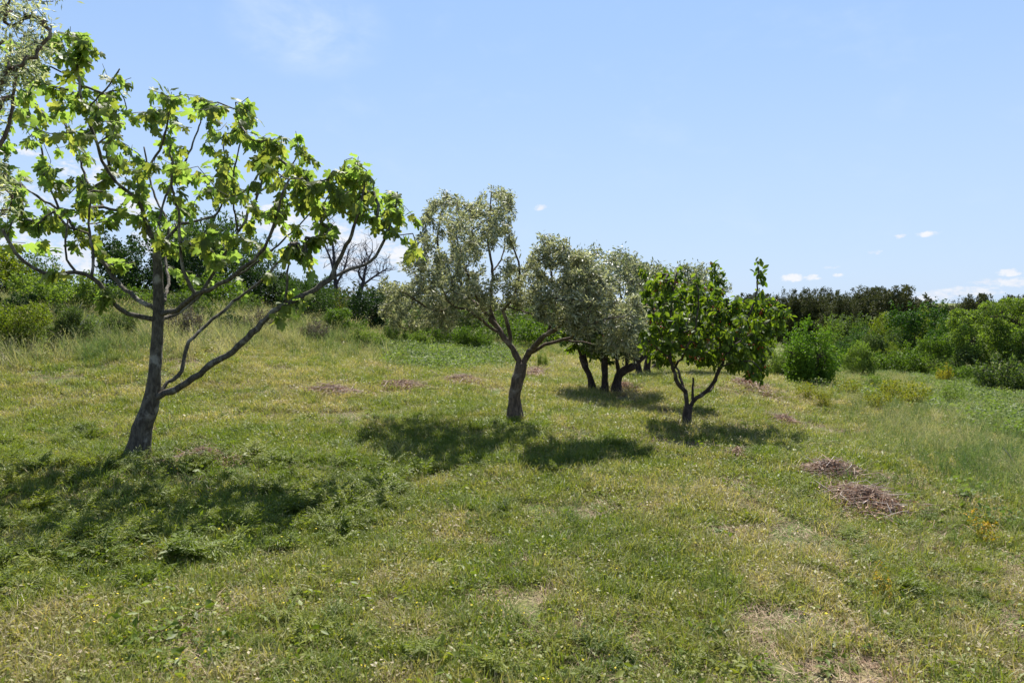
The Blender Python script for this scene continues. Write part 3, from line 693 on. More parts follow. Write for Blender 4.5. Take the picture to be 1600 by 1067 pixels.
for k, (bx, by, limbs, poly, label) in enumerate([
    (928, 607, [([(927, 606, 0), (922, 590, 0), (914, 572, 0), (908, 556, 0)], 12, 9), ([(918, 582, 0), (915, 560, .2), (912, 530, .3), (915, 490, .4)], 8, 4), ([(908, 557, 0), (898, 530, -.2), (890, 500, -.4)], 7, 3)],
     [(870, 500), (900, 470), (950, 480), (955, 540), (930, 558), (900, 556), (868, 540)], 'back row cherry tree with a forked dark trunk leaning left, left of the straight trunk'),
    (944, 614, [([(944, 614, 0), (945, 590, 0), (945, 558, 0)], 12, 11), ([(945, 560, 0), (935, 530, -.2), (930, 480, -.4)], 8, 3), ([(945, 560, 0), (960, 530, .2), (968, 480, .4)], 8, 3)],
     [(905, 530), (915, 500), (950, 490), (985, 510), (992, 545), (960, 566), (925, 560)], 'back row cherry tree with one straight upright dark trunk and red fruit low down')]):
    rg = np.random.default_rng(50 + k)
    tree('cherry_tree', label, 'tree', 13.3 - k * .3, limbs, poly_attr(poly, 80, 13.3 - k * .3, 1.0, rg), cherry_leaves(12, .095, 0, 14), 'bark_dark', rg, group='cherry trees in the back row', lift=-.2, tip_r=.004, step=.2)

# ---- foreground olive leaning in from beyond the left edge
near_limbs = [
    ([(-420, 900, 0), (-400, 760, 0), (-380, 600, 0), (-360, 480, 0)], 62, 44),
    ([(-362, 490, 0), (-300, 380, .1), (-220, 280, .3), (-130, 200, .4), (-60, 120, .5), (10, 60, .6)], 30, 6),
    ([(-362, 490, 0), (-330, 400, -.3), (-260, 340, -.3), (-170, 330, -.1), (-90, 300, .1), (-20, 250, .3), (12, 200, .4), (25, 120, .45), (40, 50, .5)], 24, 4),
    ([(-360, 480, 0), (-400, 350, -.3), (-420, 200, -.5), (-380, 60, -.6)], 30, 8),
    ([(-170, 330, -.1), (-90, 370, .2), (-30, 360, .4), (10, 330, .5)], 10, 4),
    ([(-220, 280, .3), (-200, 150, .2), (-150, 20, .2), (-100, -80, .2)], 14, 5)]
rg = np.random.default_rng(61)
na = poly_attr([(80, -6), (60, 20), (52, 45), (68, 62), (40, 90), (20, 120), (0, 150), (-25, 185), (-30, 230), (0, 270), (10, 292), (16, 315), (-5, 350), (-30, 360), (-120, 380), (-300, 400), (-480, 330), (-560, 100), (-450, -150), (-200, -250), (30, -160)], 300, 4.6, 1.2, rg)
na2 = poly_attr([(104, -8), (84, 20), (74, 45), (92, 62), (66, 90), (56, 120), (24, 155), (-5, 185), (-20, 230), (4, 275), (28, 295), (26, 322), (5, 340), (-14, 330), (-20, 100), (-20, -5)], 105, 4.9, .35, rg)
tree('olive_tree', 'foreground olive tree reaching in at the upper left edge, pale leaves and cream blossom', 'tree', 4.6, near_limbs, np.vstack([na, na2]),
     olive_leaves(21, .2, .052, 'olive_near', parts=300), 'bark_olive', rg, droop=.15, tip_r=.002, step=.12)

# ------------------------------------------------------------------ shrubs and far trees: a few crowns of each habit, each plant a thing
def crown_mesh(kind, seed, n, leaf, asp=1.0, name='crown'):
    """crown in a unit box: radius 1 sideways, height 0..1"""
    rg = np.random.default_rng(seed); C, R = [], []
    if kind == 'round':
        lob = rg.normal(0, .13, 5); ph = rg.random(5) * 6.28
        for _ in range(44):
            a = rg.random() * 6.28; z = rg.random() ** .85 * .84 + .05; k = 1 + sum(lob[j] * math.sin((j + 1) * a + ph[j] + z * 3) for j in range(5))
            prof = math.sqrt(max(0.05, 1 - (abs(z - .36) / .68) ** 2)) * k; r = prof * rg.random() ** .4 * .82
            C.append((r * math.cos(a), r * math.sin(a), z * (.86 + .14 * k))); R.append(rg.uniform(.1, .27))
    elif kind == 'spiky':
        for _ in range(40):
            a = rg.random() * 6.28; r = math.sqrt(rg.random()) * .8; top = (1 - r * r * .75) * rg.uniform(.62, 1.0); lean = rg.normal(0, .12, 2)
            for z in np.linspace(.08, top, 6): C.append((r * math.cos(a) * (.55 + .6 * z) + lean[0] * z, r * math.sin(a) * (.55 + .6 * z) + lean[1] * z, z)); R.append((.19 * (1.1 - z / max(top, .2) * .85) + .025) * rg.uniform(.7, 1.2))
    elif kind == 'pine':
        for _ in range(int(34 * max(1, asp * .6))):
            z = rg.uniform(.3, .96); a = rg.random() * 6.28; zz = max(0, z - .62) / .38; prof = math.sqrt(max(.02, 1 - zz ** 2)); r = prof * (rg.random() ** .5) * .85
            C.append((r * math.cos(a), r * math.sin(a), z)); R.append(rg.uniform(.16, .4) * (1.05 - zz * .4))
    elif kind == 'open':
        for _ in range(46):
            a = rg.random() * 6.28; z = rg.uniform(.35, .93); prof = math.sqrt(max(.04, 1 - (abs(z - .6) / .46) ** 2)); r = prof * (rg.random() ** .35) * .9
            C.append((r * math.cos(a), r * math.sin(a), z)); R.append(rg.uniform(.1, .2))
    C, R = np.array(C), np.array(R); w = R ** 2; k = rg.choice(len(C), n, p=w / w.sum())
    d = rdir(n, rg, .25); rr = R[k] * (1 - .55 * rg.random(n) ** 2.2) * (1 + (rg.random(n) < (.03 if kind == 'pine' else .1)) * rg.random(n) * .5)
    pos = C[k] + d * rr[:, None] * ([1, 1, .8 / asp] if kind != 'pine' else [1, 1, .62 / asp])
    if kind != 'open':
        # ragged shoots that break the outline
        ns = n // 26; k2 = rg.integers(0, len(C), ns); sd_ = rdir(ns, rg, .5); out = C[k2] * [1, 1, .0]; sd_ = sd_ + out * .8 + [0, 0, .35]; sd_ /= np.linalg.norm(sd_, axis=1)[:, None]
        o0 = C[k2] + sd_ * (R[k2] * .8)[:, None]; L = rg.uniform(.04, .2, ns) * (.35 if kind == 'pine' else 1); t = rg.random((ns, 9))
        q = (o0[:, None] + sd_[:, None] * (L[:, None] * t)[..., None] * [1, 1, .8 / asp]).reshape(-1, 3) + rg.normal(0, .012, (ns * 9, 3)); pos = np.vstack([pos[:n - ns * 9], q])
    n = len(pos); pos[:, 2] = np.maximum(pos[:, 2], .012); d = d[:n] if len(d) >= n else rdir(n, rg)
    drs = d * .8 + rdir(n, rg) * .9 + ([0, 0, .5] if kind in ('spiky', 'pine') else [0, 0, -.1]); nr = rdir(n, rg, .9)
    s = rg.uniform(.6, 1.3, n) * leaf
    tv = OL_V * [1, 2.2, 1.5] if kind != 'pine' else OL_V * [1.2, 1.5, 1]
    V, T = stamp(tv, OL_T, pos * [1, 1, asp], drs, nr, np.column_stack([s, s, s])); V = V / [1, 1, asp]
    return mesh_tris(name, V, T)
def stem_mesh(kind, seed, name):
    rg = np.random.default_rng(seed + 500); mb = MB()
    if kind == 'pine':
        mb.tube([(0, 0, -.05), (.01, 0, .3), (0, .02, .6), (.01, 0, .9)], [.05, .04, .025, .008], 7)
        for _ in range(16):
            z = rg.uniform(.2, .85); a = rg.random() * 6.28; L = (1 - z) * .9
            mb.tube([(0, 0, z), (math.cos(a) * L * .5, math.sin(a) * L * .5, z + .03), (math.cos(a) * L, math.sin(a) * L, z + .06)], [.016, .012, .004], 4)
    else:
        for _ in range(11 if kind != 'open' else 7):
            a = rg.random() * 6.28; r = rg.uniform(.3, .8); z = rg.uniform(.5, .88); b = rg.uniform(.02, .1)
            p1 = np.array((math.cos(a) * b, math.sin(a) * b, -.04)); p3 = np.array((math.cos(a) * r, math.sin(a) * r, z)); p2 = (p1 + p3) / 2 + [rg.normal(0, .06), rg.normal(0, .06), .06]
            mb.tube([p1, p2, p3], [.03, .02, .007] if kind == 'open' else [.018, .012, .004], 5)
            for _ in range(3):
                t = rg.uniform(.4, .9); q = p2 * (1 - t) + p3 * t; e = q + rdir(1, rg, .6)[0] * .25; mb.tube([q, (q + e) / 2 + rg.normal(0, .02, 3), e], [.009, .006, .003], 4)
    return mb.mesh(name, True)
_cm, _sm = {}, {}
def plant(name, label, cat, px, top, d, wpx, kind, mat, seed=0, group=None, n=7000, leaf=.075, flat=1.0, base_px=None, bark='bark_dark', sink=0.0):
    x = (P(px, 500, d))[0]; z0 = H1(x, d) - .02
    if base_px is not None: pass
    ztop = P(px, top, d)[2]; h = (max(.25, ztop - z0) + sink) * (.985 if kind == 'pine' else 1.06); r = wpx / 2 / F * d
    asp = min((.5, .7, 1, 1.4, 1.9, 2.6, 3.5, 4.6), key=lambda q: abs(math.log(q * r / h))); n = int(n * min(1.7, max(.8, asp ** .6)))
    key = (kind, seed, n, leaf, asp)
    if key not in _cm: _cm[key] = crown_mesh(kind, seed + 3 * len(kind), n, leaf, asp)
    if (kind, seed) not in _sm: _sm[(kind, seed)] = stem_mesh(kind, seed, 'trunk' if kind in ('pine', 'open') else 'stem')
    e = thing(name, label, cat, (x, d, z0 - sink), group, rz=(seed * 1.7 + px * .37) % 6.28)
    crown = link('crown', _cm[key], M[mat], e); crown.scale = (r, r * flat, h)
    st = link('trunk' if kind in ('pine', 'open') else 'stem', _sm[(kind, seed)], M[bark], e); st.scale = (r * .8, r * .8, h * .8) if kind != 'pine' else (r, r, h)
    return e

# pines on the skyline, left to right
PG = 'pines along the skyline'
for i, (px, top, w, d, lab) in enumerate([
    (1172, 464, 46, 96, 'dark pine showing through the top of the cherry tree'), (1203, 462, 40, 92, 'dark pine just right of the tall cherry shoot'),
    (1227, 453, 24, 88, 'slim dark pine with a thin pointed top left of the pine row'), (1252, 458, 38, 86, 'dark pine behind the bright green bush, left one'),
    (1271, 461, 34, 84, 'brownish green pine behind the middle of the bright green bush'), (1287, 457, 36, 92, 'pine rising behind the right of the bright green bush'),
    (1312, 459, 38, 78, 'darkest narrow conical pine right of the bright green bush'), (1336, 460, 44, 92, 'broad brownish pine next to the dark conical one'),
    (1354, 454, 40, 94, 'pine with a tufted top beside the tallest pine'), (1373, 452, 50, 88, 'tallest broad pine in the middle of the skyline row'),
    (1406, 455, 58, 80, 'massive dark pine with layered boughs, above the deep green tree'), (1440, 470, 42, 108, 'low pine under the long white cloud'),
    (1462, 474, 44, 112, 'rounded pine sloping down right of the massive one'), (1482, 480, 34, 118, 'smallest brownish pine in the dip of the skyline'),
    (1501, 466, 26, 106, 'slender pine standing alone above the dip'), (1528, 467, 40, 98, 'rounded pine left of the pale spreading tree'),
    (1552, 474, 26, 110, 'little pine top peeping above the pale spreading tree'), (1582, 462, 46, 76, 'dark flat topped pine behind the pale spreading tree'), (1604, 466, 40, 74, 'dark pine at the right edge of the skyline')]):
    plant('pine_tree', lab, 'pine', px, top + 7 + 2 * ((i * 37 % 5) - 2), d, w * 1.5, 'pine', 'pine', i % 4, PG, n=14000, leaf=.085, bark='bark_dark')
# a darker wooded slope behind them
def far_wood():
    rg = np.random.default_rng(77); mb = MB(); n = 48000
    x = rg.uniform(-110, 190, n); y = 128 + rg.random(n) * 35; a = np.floor(x / 6.5); top = 6.0 + (np.sin(a * 12.9898) * 43758.5 % 1) * 2.8
    gz = H(x, y); z = gz + rg.random(n) ** .7 * top * (1 - np.abs((x / 6.5) % 1 - .5) * .5)
    V, T = stamp(OL_V * [1, 2, 1], OL_T, np.stack([x, y, z], 1), rdir(n, rg, .3), rdir(n, rg, .8), rg.uniform(.6, 1.2, n))
    tag(link('far_wood', mesh_tris('far_wood', V, T), M['pine']), 'distant pine wood that closes the skyline behind the pine row', 'wood', kind='stuff')
far_wood()

SG = 'shrubs in the thicket on the right'
for i, (nm, cat, px, top, d, w, kind, mat, lab) in enumerate([
    ('shrub', 'shrub', 1322, 507, 60, 60, 'round', 'shrub_o', 'greyish shrub below the dark conical pine'),
    ('shrub', 'shrub', 1345, 512, 50, 50, 'spiky', 'shrub_g', 'green upright shrub right of the bright green bush'),
    ('broadleaf_tree', 'tree', 1388, 498, 56, 54, 'round', 'shrub_y', 'yellowish green tree left of the deep green rounded tree'),
    ('broadleaf_tree', 'tree', 1425, 490, 52, 74, 'round', 'shrub_v', 'deep green rounded tree beneath the massive pine'),
    ('broadleaf_tree', 'tree', 1465, 494, 56, 62, 'round', 'shrub_y', 'olive yellow tree right of the deep green rounded tree'),
    ('broadleaf_tree', 'tree', 1487, 500, 48, 42, 'round', 'shrub_v', 'dark green tree just left of the pale spreading tree'),
    ('shrub', 'shrub', 1375, 527, 42, 46, 'round', 'shrub_o', 'rounded olive green shrub in front of the yellowish tree'),
    ('shrub', 'shrub', 1398, 536, 38, 40, 'spiky', 'shrub_y', 'yellow tinged shrub in the middle of the thicket'),
    ('shrub', 'shrub', 1428, 530, 40, 60, 'spiky', 'shrub_g', 'mid green shrub below the deep green rounded tree'),
    ('shrub', 'shrub', 1462, 536, 38, 52, 'round', 'shrub_g', 'green shrub between the dark tree and the yellow broom'),
    ('shrub', 'shrub', 1415, 555, 33, 62, 'round', 'shrub_g', 'low light green shrub at the front left of the thicket'),
    ('shrub', 'shrub', 1448, 556, 33, 46, 'spiky', 'shrub_l', 'pale feathery shrub just left of the yellow broom'),
    ('shrub', 'shrub', 1515, 552, 32, 62, 'round', 'shrub_o', 'dull green shrub under the left side of the pale spreading tree'),
    ('shrub', 'shrub', 1500, 578, 29, 50, 'round', 'shrub_g', 'low dark based shrub between broom and right edge shrub'),
    ('shrub', 'shrub', 1572, 556, 24, 96, 'spiky', 'shrub_o', 'wide olive green shrub at the right edge under the pale tree'),
    ('shrub', 'shrub', 1345, 545, 27, 46, 'round', 'shrub_l', 'pale low shrub touching the right side of the bright bush'),
    ('shrub', 'shrub', 1300, 500, 58, 50, 'spiky', 'shrub_l', 'light green shrub peeking above the bright green bush'),
    ('shrub', 'shrub', 1218, 540, 22, 46, 'spiky', 'shrub_l', 'pale shrub between the cherry tree and the bright bush'),
    ('shrub', 'shrub', 1360, 562, 36, 44, 'round', 'shrub_g', 'green shrub behind the pale low shrub by the bright bush'),
    ('shrub', 'shrub', 1335, 520, 44, 40, 'round', 'shrub_v', 'dark green shrub between conical pine and pale low shrub'),
    ('shrub', 'shrub', 1595, 520, 30, 50, 'round', 'shrub_g', 'mid green shrub cut by the right edge behind the wide one')]):
    plant(nm, lab, cat, px, top - 3, d, w * 1.4, kind, mat, i % 3, SG if nm == 'shrub' else 'broadleaf trees in the thicket', n=7000, leaf=.07 if kind == 'round' else .06)
plant('spreading_tree', 'pale green spreading tree with dark forked limbs at the right edge', 'tree', 1558, 474, 32, 140, 'open', 'shrub_l', 1, n=13000, leaf=.045, bark='bark_dark')
plant('bush', 'big bright green rounded bush standing alone right of the cherry tree', 'bush', 1266, 508, 17.2, 124, 'spiky', 'bush', 1, n=18000, leaf=.055)
plant('broom_shrub', 'yellow flowering broom in front of the thicket on the right', 'shrub', 1480, 566, 27, 36, 'spiky', 'broom', 0, 'flowering broom shrubs', n=2500, leaf=.08)
plant('broom_shrub', 'yellow flowering broom under the bare trees on the left hillside', 'shrub', 531, 452, 22.5, 34, 'spiky', 'fuzz', 1, 'flowering broom shrubs', n=2800, leaf=.07)

LG = 'shrubs on the left hillside'
for i, (nm, cat, px, top, d, w, kind, mat, lab) in enumerate([
    ('shrub', 'shrub', -10, 392, 19, 110, 'round', 'shrub_y', 'yellow green shrub cut by the left edge'),
    ('shrub', 'shrub', 60, 388, 20, 100, 'spiky', 'shrub_g', 'tall green shrub seen under the left fig branches'),
    ('shrub', 'shrub', 40, 462, 15.5, 60, 'round', 'shrub_d', 'dark little shrub low on the hillside at the left'),
    ('shrub', 'shrub', 125, 428, 17.5, 90, 'spiky', 'shrub_l', 'light loose shrub behind the white dry stalks'),
    ('evergreen_tree', 'tree', 205, 378, 23, 115, 'round', 'shrub_d', 'almost black evergreen directly left of the fig trunk'),
    ('evergreen_tree', 'tree', 335, 345, 25, 150, 'pine', 'juniper', 'tall feathery evergreen right of the fig trunk'),
    ('evergreen_tree', 'tree', 290, 385, 22, 90, 'round', 'shrub_d', 'dark evergreen immediately behind the fig trunk fork'),
    ('evergreen_tree', 'tree', 408, 408, 24, 80, 'round', 'shrub_d', 'dark rounded evergreen below the middle fig branches'),
    ('shrub', 'shrub', 185, 452, 18, 90, 'round', 'shrub_g', 'mid green shrub at the foot of the almost black evergreen'),
    ('shrub', 'shrub', 295, 468, 18.5, 90, 'round', 'shrub_o', 'dull green shrub right behind the fig trunk'),
    ('shrub', 'shrub', 375, 462, 20, 80, 'spiky', 'shrub_o', 'olive tinted shrub behind the pale second fig branch'),
    ('juniper_shrub', 'shrub', 487, 440, 23, 92, 'pine', 'juniper', 'full green juniper above the long low fig branch'),
    ('juniper_shrub', 'shrub', 440, 432, 25, 60, 'pine', 'juniper', 'pointed juniper left of the full green juniper'),
    ('shrub', 'shrub', 455, 484, 20, 46, 'spiky', 'shrub_l', 'small light shrub at the foot of the full green juniper'),
    ('juniper_shrub', 'shrub', 582, 455, 23.5, 90, 'round', 'shrub_d', 'dark dense juniper under the right bare tree'),
    ('shrub', 'shrub', 525, 488, 20.5, 66, 'round', 'shrub_g', 'round green shrub in front of the yellow broom on the hillside'),
    ('shrub', 'shrub', 618, 500, 21, 38, 'round', 'shrub_g', 'small round bush left of the olive crown, at the meadow edge'),
    ('shrub', 'shrub', 660, 486, 25, 70, 'round', 'shrub_g', 'bright green shrub under the left part of the olive crown'),
    ('shrub', 'shrub', 650, 515, 22.5, 60, 'spiky', 'shrub_l', 'pale low shrub just above the bramble patch, left one'),
    ('shrub', 'shrub', 700, 512, 24, 62, 'round', 'shrub_g', 'dark based shrub above the middle of the bramble patch'),
    ('shrub', 'shrub', 745, 510, 24, 60, 'spiky', 'shrub_g', 'green shrub left of the olive trunk at the meadow edge'),
    ('shrub', 'shrub', 722, 480, 28, 90, 'round', 'shrub_o', 'dull shrub seen beneath the olive boughs'),
    ('shrub', 'shrub', 800, 500, 27, 90, 'round', 'shrub_g', 'green shrub directly behind the fork of the olive tree'),
    ('shrub', 'shrub', 838, 482, 32, 110, 'round', 'shrub_o', 'dull shrub seen in the gap between the two olive limbs'),
    ('shrub', 'shrub', 848, 543, 19, 22, 'spiky', 'shrub_l', 'tiny bright shrub just right of the olive trunk'),
    ('shrub', 'shrub', 870, 505, 30, 80, 'round', 'shrub_d', 'dark shrub under the right olive boughs'),
    ('shrub', 'shrub', 955, 500, 34, 110, 'round', 'shrub_g', 'wide shrub glimpsed between the back row trunks'),
    ('shrub', 'shrub', 1060, 505, 36, 120, 'round', 'shrub_g', 'shrub far behind the cherry tree stems'),
    ('shrub', 'shrub', 1150, 505, 40, 120, 'round', 'shrub_o', 'shrub far behind the right side of the cherry tree'),
    ('shrub', 'shrub', 95, 432, 16.5, 110, 'round', 'shrub_l', 'broad light shrub on the hillside left of the dark evergreens'),
    ('shrub', 'shrub', 238, 446, 19, 80, 'spiky', 'shrub_g', 'green shrub filling between the almost black evergreen and the fig trunk'),
    ('shrub', 'shrub', 330, 440, 21, 110, 'round', 'shrub_g', 'wide green shrub at the foot of the tall feathery evergreen'),
    ('shrub', 'shrub', 20, 478, 13.2, 90, 'round', 'shrub_y', 'low yellowish scrub on the bank at the left edge'),
    ('shrub', 'shrub', 110, 486, 14, 60, 'round', 'shrub_o', 'low dull scrub on the bank by the white dry stalks'),
    ('shrub', 'shrub', 190, 478, 15, 70, 'spiky', 'shrub_o', 'low scrub on the bank just left of the fig trunk'),
    ('dry_shrub', 'shrub', 288, 470, 15.5, 66, 'spiky', 'drysh', 'grey half dead scrub right of the fig trunk'),
    ('shrub', 'shrub', 350, 482, 17, 60, 'spiky', 'shrub_d', 'low dark scrub on the bank behind the second fig branch'),
    ('dry_shrub', 'shrub', 405, 484, 18, 60, 'spiky', 'drysh', 'grey half dead scrub where the long fig branch crosses the bank'),
    ('dry_shrub', 'shrub', 490, 500, 18.5, 56, 'spiky', 'drysh', 'purplish grey dry scrub below the full green juniper'),
    ('shrub', 'shrub', 575, 505, 19, 60, 'spiky', 'shrub_l', 'loose pale scrub at the end of the bank before the bramble patch'),
    ('shrub', 'shrub', -90, 420, 19, 120, 'round', 'shrub_g', 'green shrub just outside the left edge'),
    ]):
    if nm == 'shrub' and 'outside' in lab: continue
    grp = {'shrub': LG, 'dry_shrub': 'half dead scrub on the bank', 'evergreen_tree': 'evergreens on the left hillside', 'juniper_shrub': 'junipers on the left hillside'}[nm]
    n = 9000 if d < 26 else 6000
    plant(nm, lab, cat, px, top, d, w * 1.25, kind, mat, i % 3, grp, n=n, leaf={'round': .062, 'spiky': .052, 'pine': .06}[kind])
for px, top, d, w, lab in [(1262, 598, 13.2, 34, 'low yellow green weed clump left of the reddish soil by the bush'), (1290, 606, 12.6, 30, 'low yellow green weed clump in front of the bright bush'),
                           (1330, 594, 14.5, 44, 'yellow green weed clump on the reddish soil'), (1395, 594, 15, 50, 'yellow spurge clump left half of the spurge bank'),
                           (1432, 598, 14, 56, 'yellow spurge clump right half of the spurge bank'), (1375, 612, 12.6, 40, 'low spurge clump in front of the spurge bank'),
                           (1370, 585, 20, 36, 'small green clump at the edge of the dry strip'), (1490, 600, 17, 36, 'small dark green clump beyond the fern patch')]:
    plant('weed_clump', lab, 'weed', px, top, d, w * 1.1, 'round', 'fuzz' if 'green clump' not in lab else 'shrub_l', 2, 'weed clumps at the meadow edge', n=1600, leaf=.09)
for px, top, d, w, lab, mt in [(1390, 948, 3.55, 34, 'little golden yellow weed in the foreground', 'gold'), (1545, 842, 4.75, 44, 'golden yellow weed patch near the right edge', 'gold')]:
    plant('golden_weed', lab, 'weed', px, top, d, w, 'round', mt, 1, 'golden weeds', n=240, leaf=.17)

# bare dead trees on the left hillside
def bare_tree(label, px, base_py, d, limbs, seed):
    rg = np.random.default_rng(seed); W0 = P(px, base_py, d); base = np.array([W0[0], W0[1], H1(W0[0], W0[1])])
    root = thing('bare_tree', label, 'tree', tuple(base), 'bare trees')
    first = True
    for pts, w0, w1 in limbs:
        W = [P(a, b, d + c) for a, b, c in pts]
        if first: W[0][2] = base[2] - .1
        path, t = smooth_path(W, .15); r = (w0 * (1 - t) + w1 * t) / F * d / 2; mb = MB(); mb.tube(path, r, 6)
        link('trunk' if first else 'branch', mb.mesh('branch', True, base), M['dead'], root); first = False
        tw = MB()
        for _ in range(20):
            i = rg.integers(len(path) // 3, len(path)); p = path[i]; dv = rdir(1, rg, .8)[0]; L = rg.uniform(.25, .8)
            q = p + dv * L; m_ = (p + q) / 2 + rg.normal(0, .06, 3); tw.tube([p, m_, q], [.014, .01, .004], 4)
            for _ in range(4):
                s = m_ + (q - m_) * rg.random(); e = s + rdir(1, rg, .6)[0] * rg.uniform(.15, .45); tw.tube([s, (s + e) / 2 + rg.normal(0, .03, 3), e], [.008, .006, .003], 3)
        link('twigs', tw.mesh('twigs', False, base), M['dead'], root, kind='stuff')
bare_tree('bare dark tree with upright dead branches left of the olive crown', 528, 505, 26,
          [([(528, 505, 0), (526, 465, 0), (524, 440, 0)], 9, 7), ([(524, 442, 0), (518, 410, .2), (508, 385, .3), (500, 365, .4)], 5, 2), ([(524, 440, 0), (522, 405, -.2), (519, 375, -.3), (513, 345, -.4)], 6, 2), ([(525, 445, 0), (538, 420, .1), (545, 392, .3)], 4, 2)], 91)
bare_tree('bare leaning tree with dark dead branches nearest the olive crown', 560, 510, 25.5,
          [([(556, 510, 0), (560, 470, 0), (568, 440, 0)], 8, 6), ([(568, 440, 0), (572, 415, .2), (582, 392, .3)], 5, 2), ([(566, 446, 0), (585, 432, .1), (604, 420, .2)], 4, 2), ([(568, 440, 0), (560, 425, -.3), (570, 405, -.3)], 4, 2)], 92)

# pale dry stalks standing on the bank at the left
for i, (pts, lab) in enumerate([([(97, 533), (104, 510), (128, 474)], 'pale dry stalk leaning right on the left bank, leftmost of three'),
                                ([(107, 540), (116, 520), (138, 492)], 'pale dry stalk leaning right on the left bank, middle one'),
                                ([(139, 527), (146, 515), (154, 500)], 'short pale dry stalk on the left bank, rightmost of three'),
                                ([(82, 522), (76, 508), (70, 498)], 'thin pale stalk leaning left on the left bank'),
                                ([(1598, 745), (1585, 722), (1568, 700)], 'bleached bare stick leaning in the tall grass at the right edge')]):
    g = G(pts[0][0], pts[0][1]); d = g[1]; W = np.array([P(a, b, d) for a, b in pts]); W[0][2] = g[2] - .05; mb = MB(); path, t = smooth_path(W, .1)
    w = .016 if i < 4 else .009
    mb.tube(path, w * (1 - t * .6), 5); o = link('dry_stalk', mb.mesh('dry_stalk', True, g), M['pale_wood'], None, tuple(g)); tag(o, lab, 'stalk', 'pale dry stalks')

# ------------------------------------------------------------------ heaps of prunings
def brush_pile(label, px, py, wpx, dpx, nt, nparts, seed, big=1.0):
    rg = np.random.default_rng(seed); c = G(px, py); d = c[1]; rx = wpx / 2 / F * d; ry = max(.2, abs(G(px, py - dpx / 2)[1] - G(px, py + dpx / 2)[1]) / 2)
    root = thing('brush_pile', label, 'brush pile', tuple(c), 'heaps of prunings')
    def one():
        a = rg.random() * 6.28; r = abs(rg.normal(0, .62)); x = c[0] + math.cos(a) * r * rx; y = c[1] + math.sin(a) * r * ry; z = H1(x, y) + .045 + max(0, 1 - r) * rg.random() * .1
        L = rg.uniform(.06, .48) ** 1.1 * big; th = rg.normal(.1, .7); dv = np.array([math.cos(th), math.sin(th), rg.normal(0, .14)]); p = np.array([x, y, z])
        m_ = p + rg.normal(0, .03, 3) * big; return [p - dv * L / 2, m_, p + dv * L / 2 + [0, 0, rg.normal(0, .03)]], rg.uniform(.002, .0048) * big
    rest = MB()
    for i in range(nt):
        pts, r = one()
        if i < nparts:
            mb = MB(); mb.tube(pts, [r, r * .9, r * .4], 4); link('twig', mb.mesh('twig', True, c), M['twig_grey' if rg.random() < .3 else 'twig'], root)
        else: rest.tube(pts, [r, r * .9, r * .4], 3)
    if rest.n: link('twigs', rest.mesh('twigs', True, c), M['twig'], root, kind='stuff')
    n = nt * 14; a = rg.random(n) * 6.28; r = np.abs(rg.normal(0, .68, n)); x = c[0] + np.cos(a) * r * rx; y = c[1] + np.sin(a) * r * ry
    z = H(x, y) + .035 + np.clip(1 - r * .8, 0, 1) * rg.random(n) * .1
    V, T = stamp(OL_V * [1, 1.7, 2], OL_T, np.stack([x, y, z], 1), rdir(n, rg) * [1, 1, .4], rdir(n, rg, 1.2), rg.uniform(.02, .045, n) * big)
    link('dead_leaves', mesh_tris('dead_leaves', V - c, T), M['deadleaf'], root, kind='stuff')
for i, a in enumerate([('flat heap of pinkish brown prunings on the right, upper of two', 1298, 743, 100, 22, 190, 110, 1.0), ('spread heap of brown prunings on the right, lower of two', 1352, 790, 120, 46, 300, 150, 1.0),
                       ('thin brown heap of prunings in the meadow nearest the fig', 520, 617, 82, 12, 150, 30, 1.5), ('reddish heap of prunings between the other two left of the olive', 632, 607, 78, 11, 150, 30, 1.5),
                       ('reddish brown heap of prunings just left of the olive trunk', 722, 598, 70, 14, 150, 30, 1.5), ('small heap of prunings right behind the olive trunk', 838, 584, 44, 16, 110, 10, 1.7),
                       ('low heap of prunings under the far right cherry boughs', 1168, 603, 60, 10, 110, 10, 1.6), ('scattered prunings right of the cherry shadow', 1226, 663, 44, 16, 90, 20, 1.1),
                       ('small orange brown prunings in front of the cherry shadow', 1152, 718, 34, 6, 26, 12, .9), ('dry leaf litter and twigs near the fig foot', 320, 722, 110, 16, 110, 50, .8),
                       ('leaf litter between the back row trunks', 975, 607, 60, 12, 60, 0, 1.3)]):
    lab, px, py, w, dp, nt, npt, bg = a; brush_pile(lab, px, py, w, dp, nt, npt, 100 + i, bg)

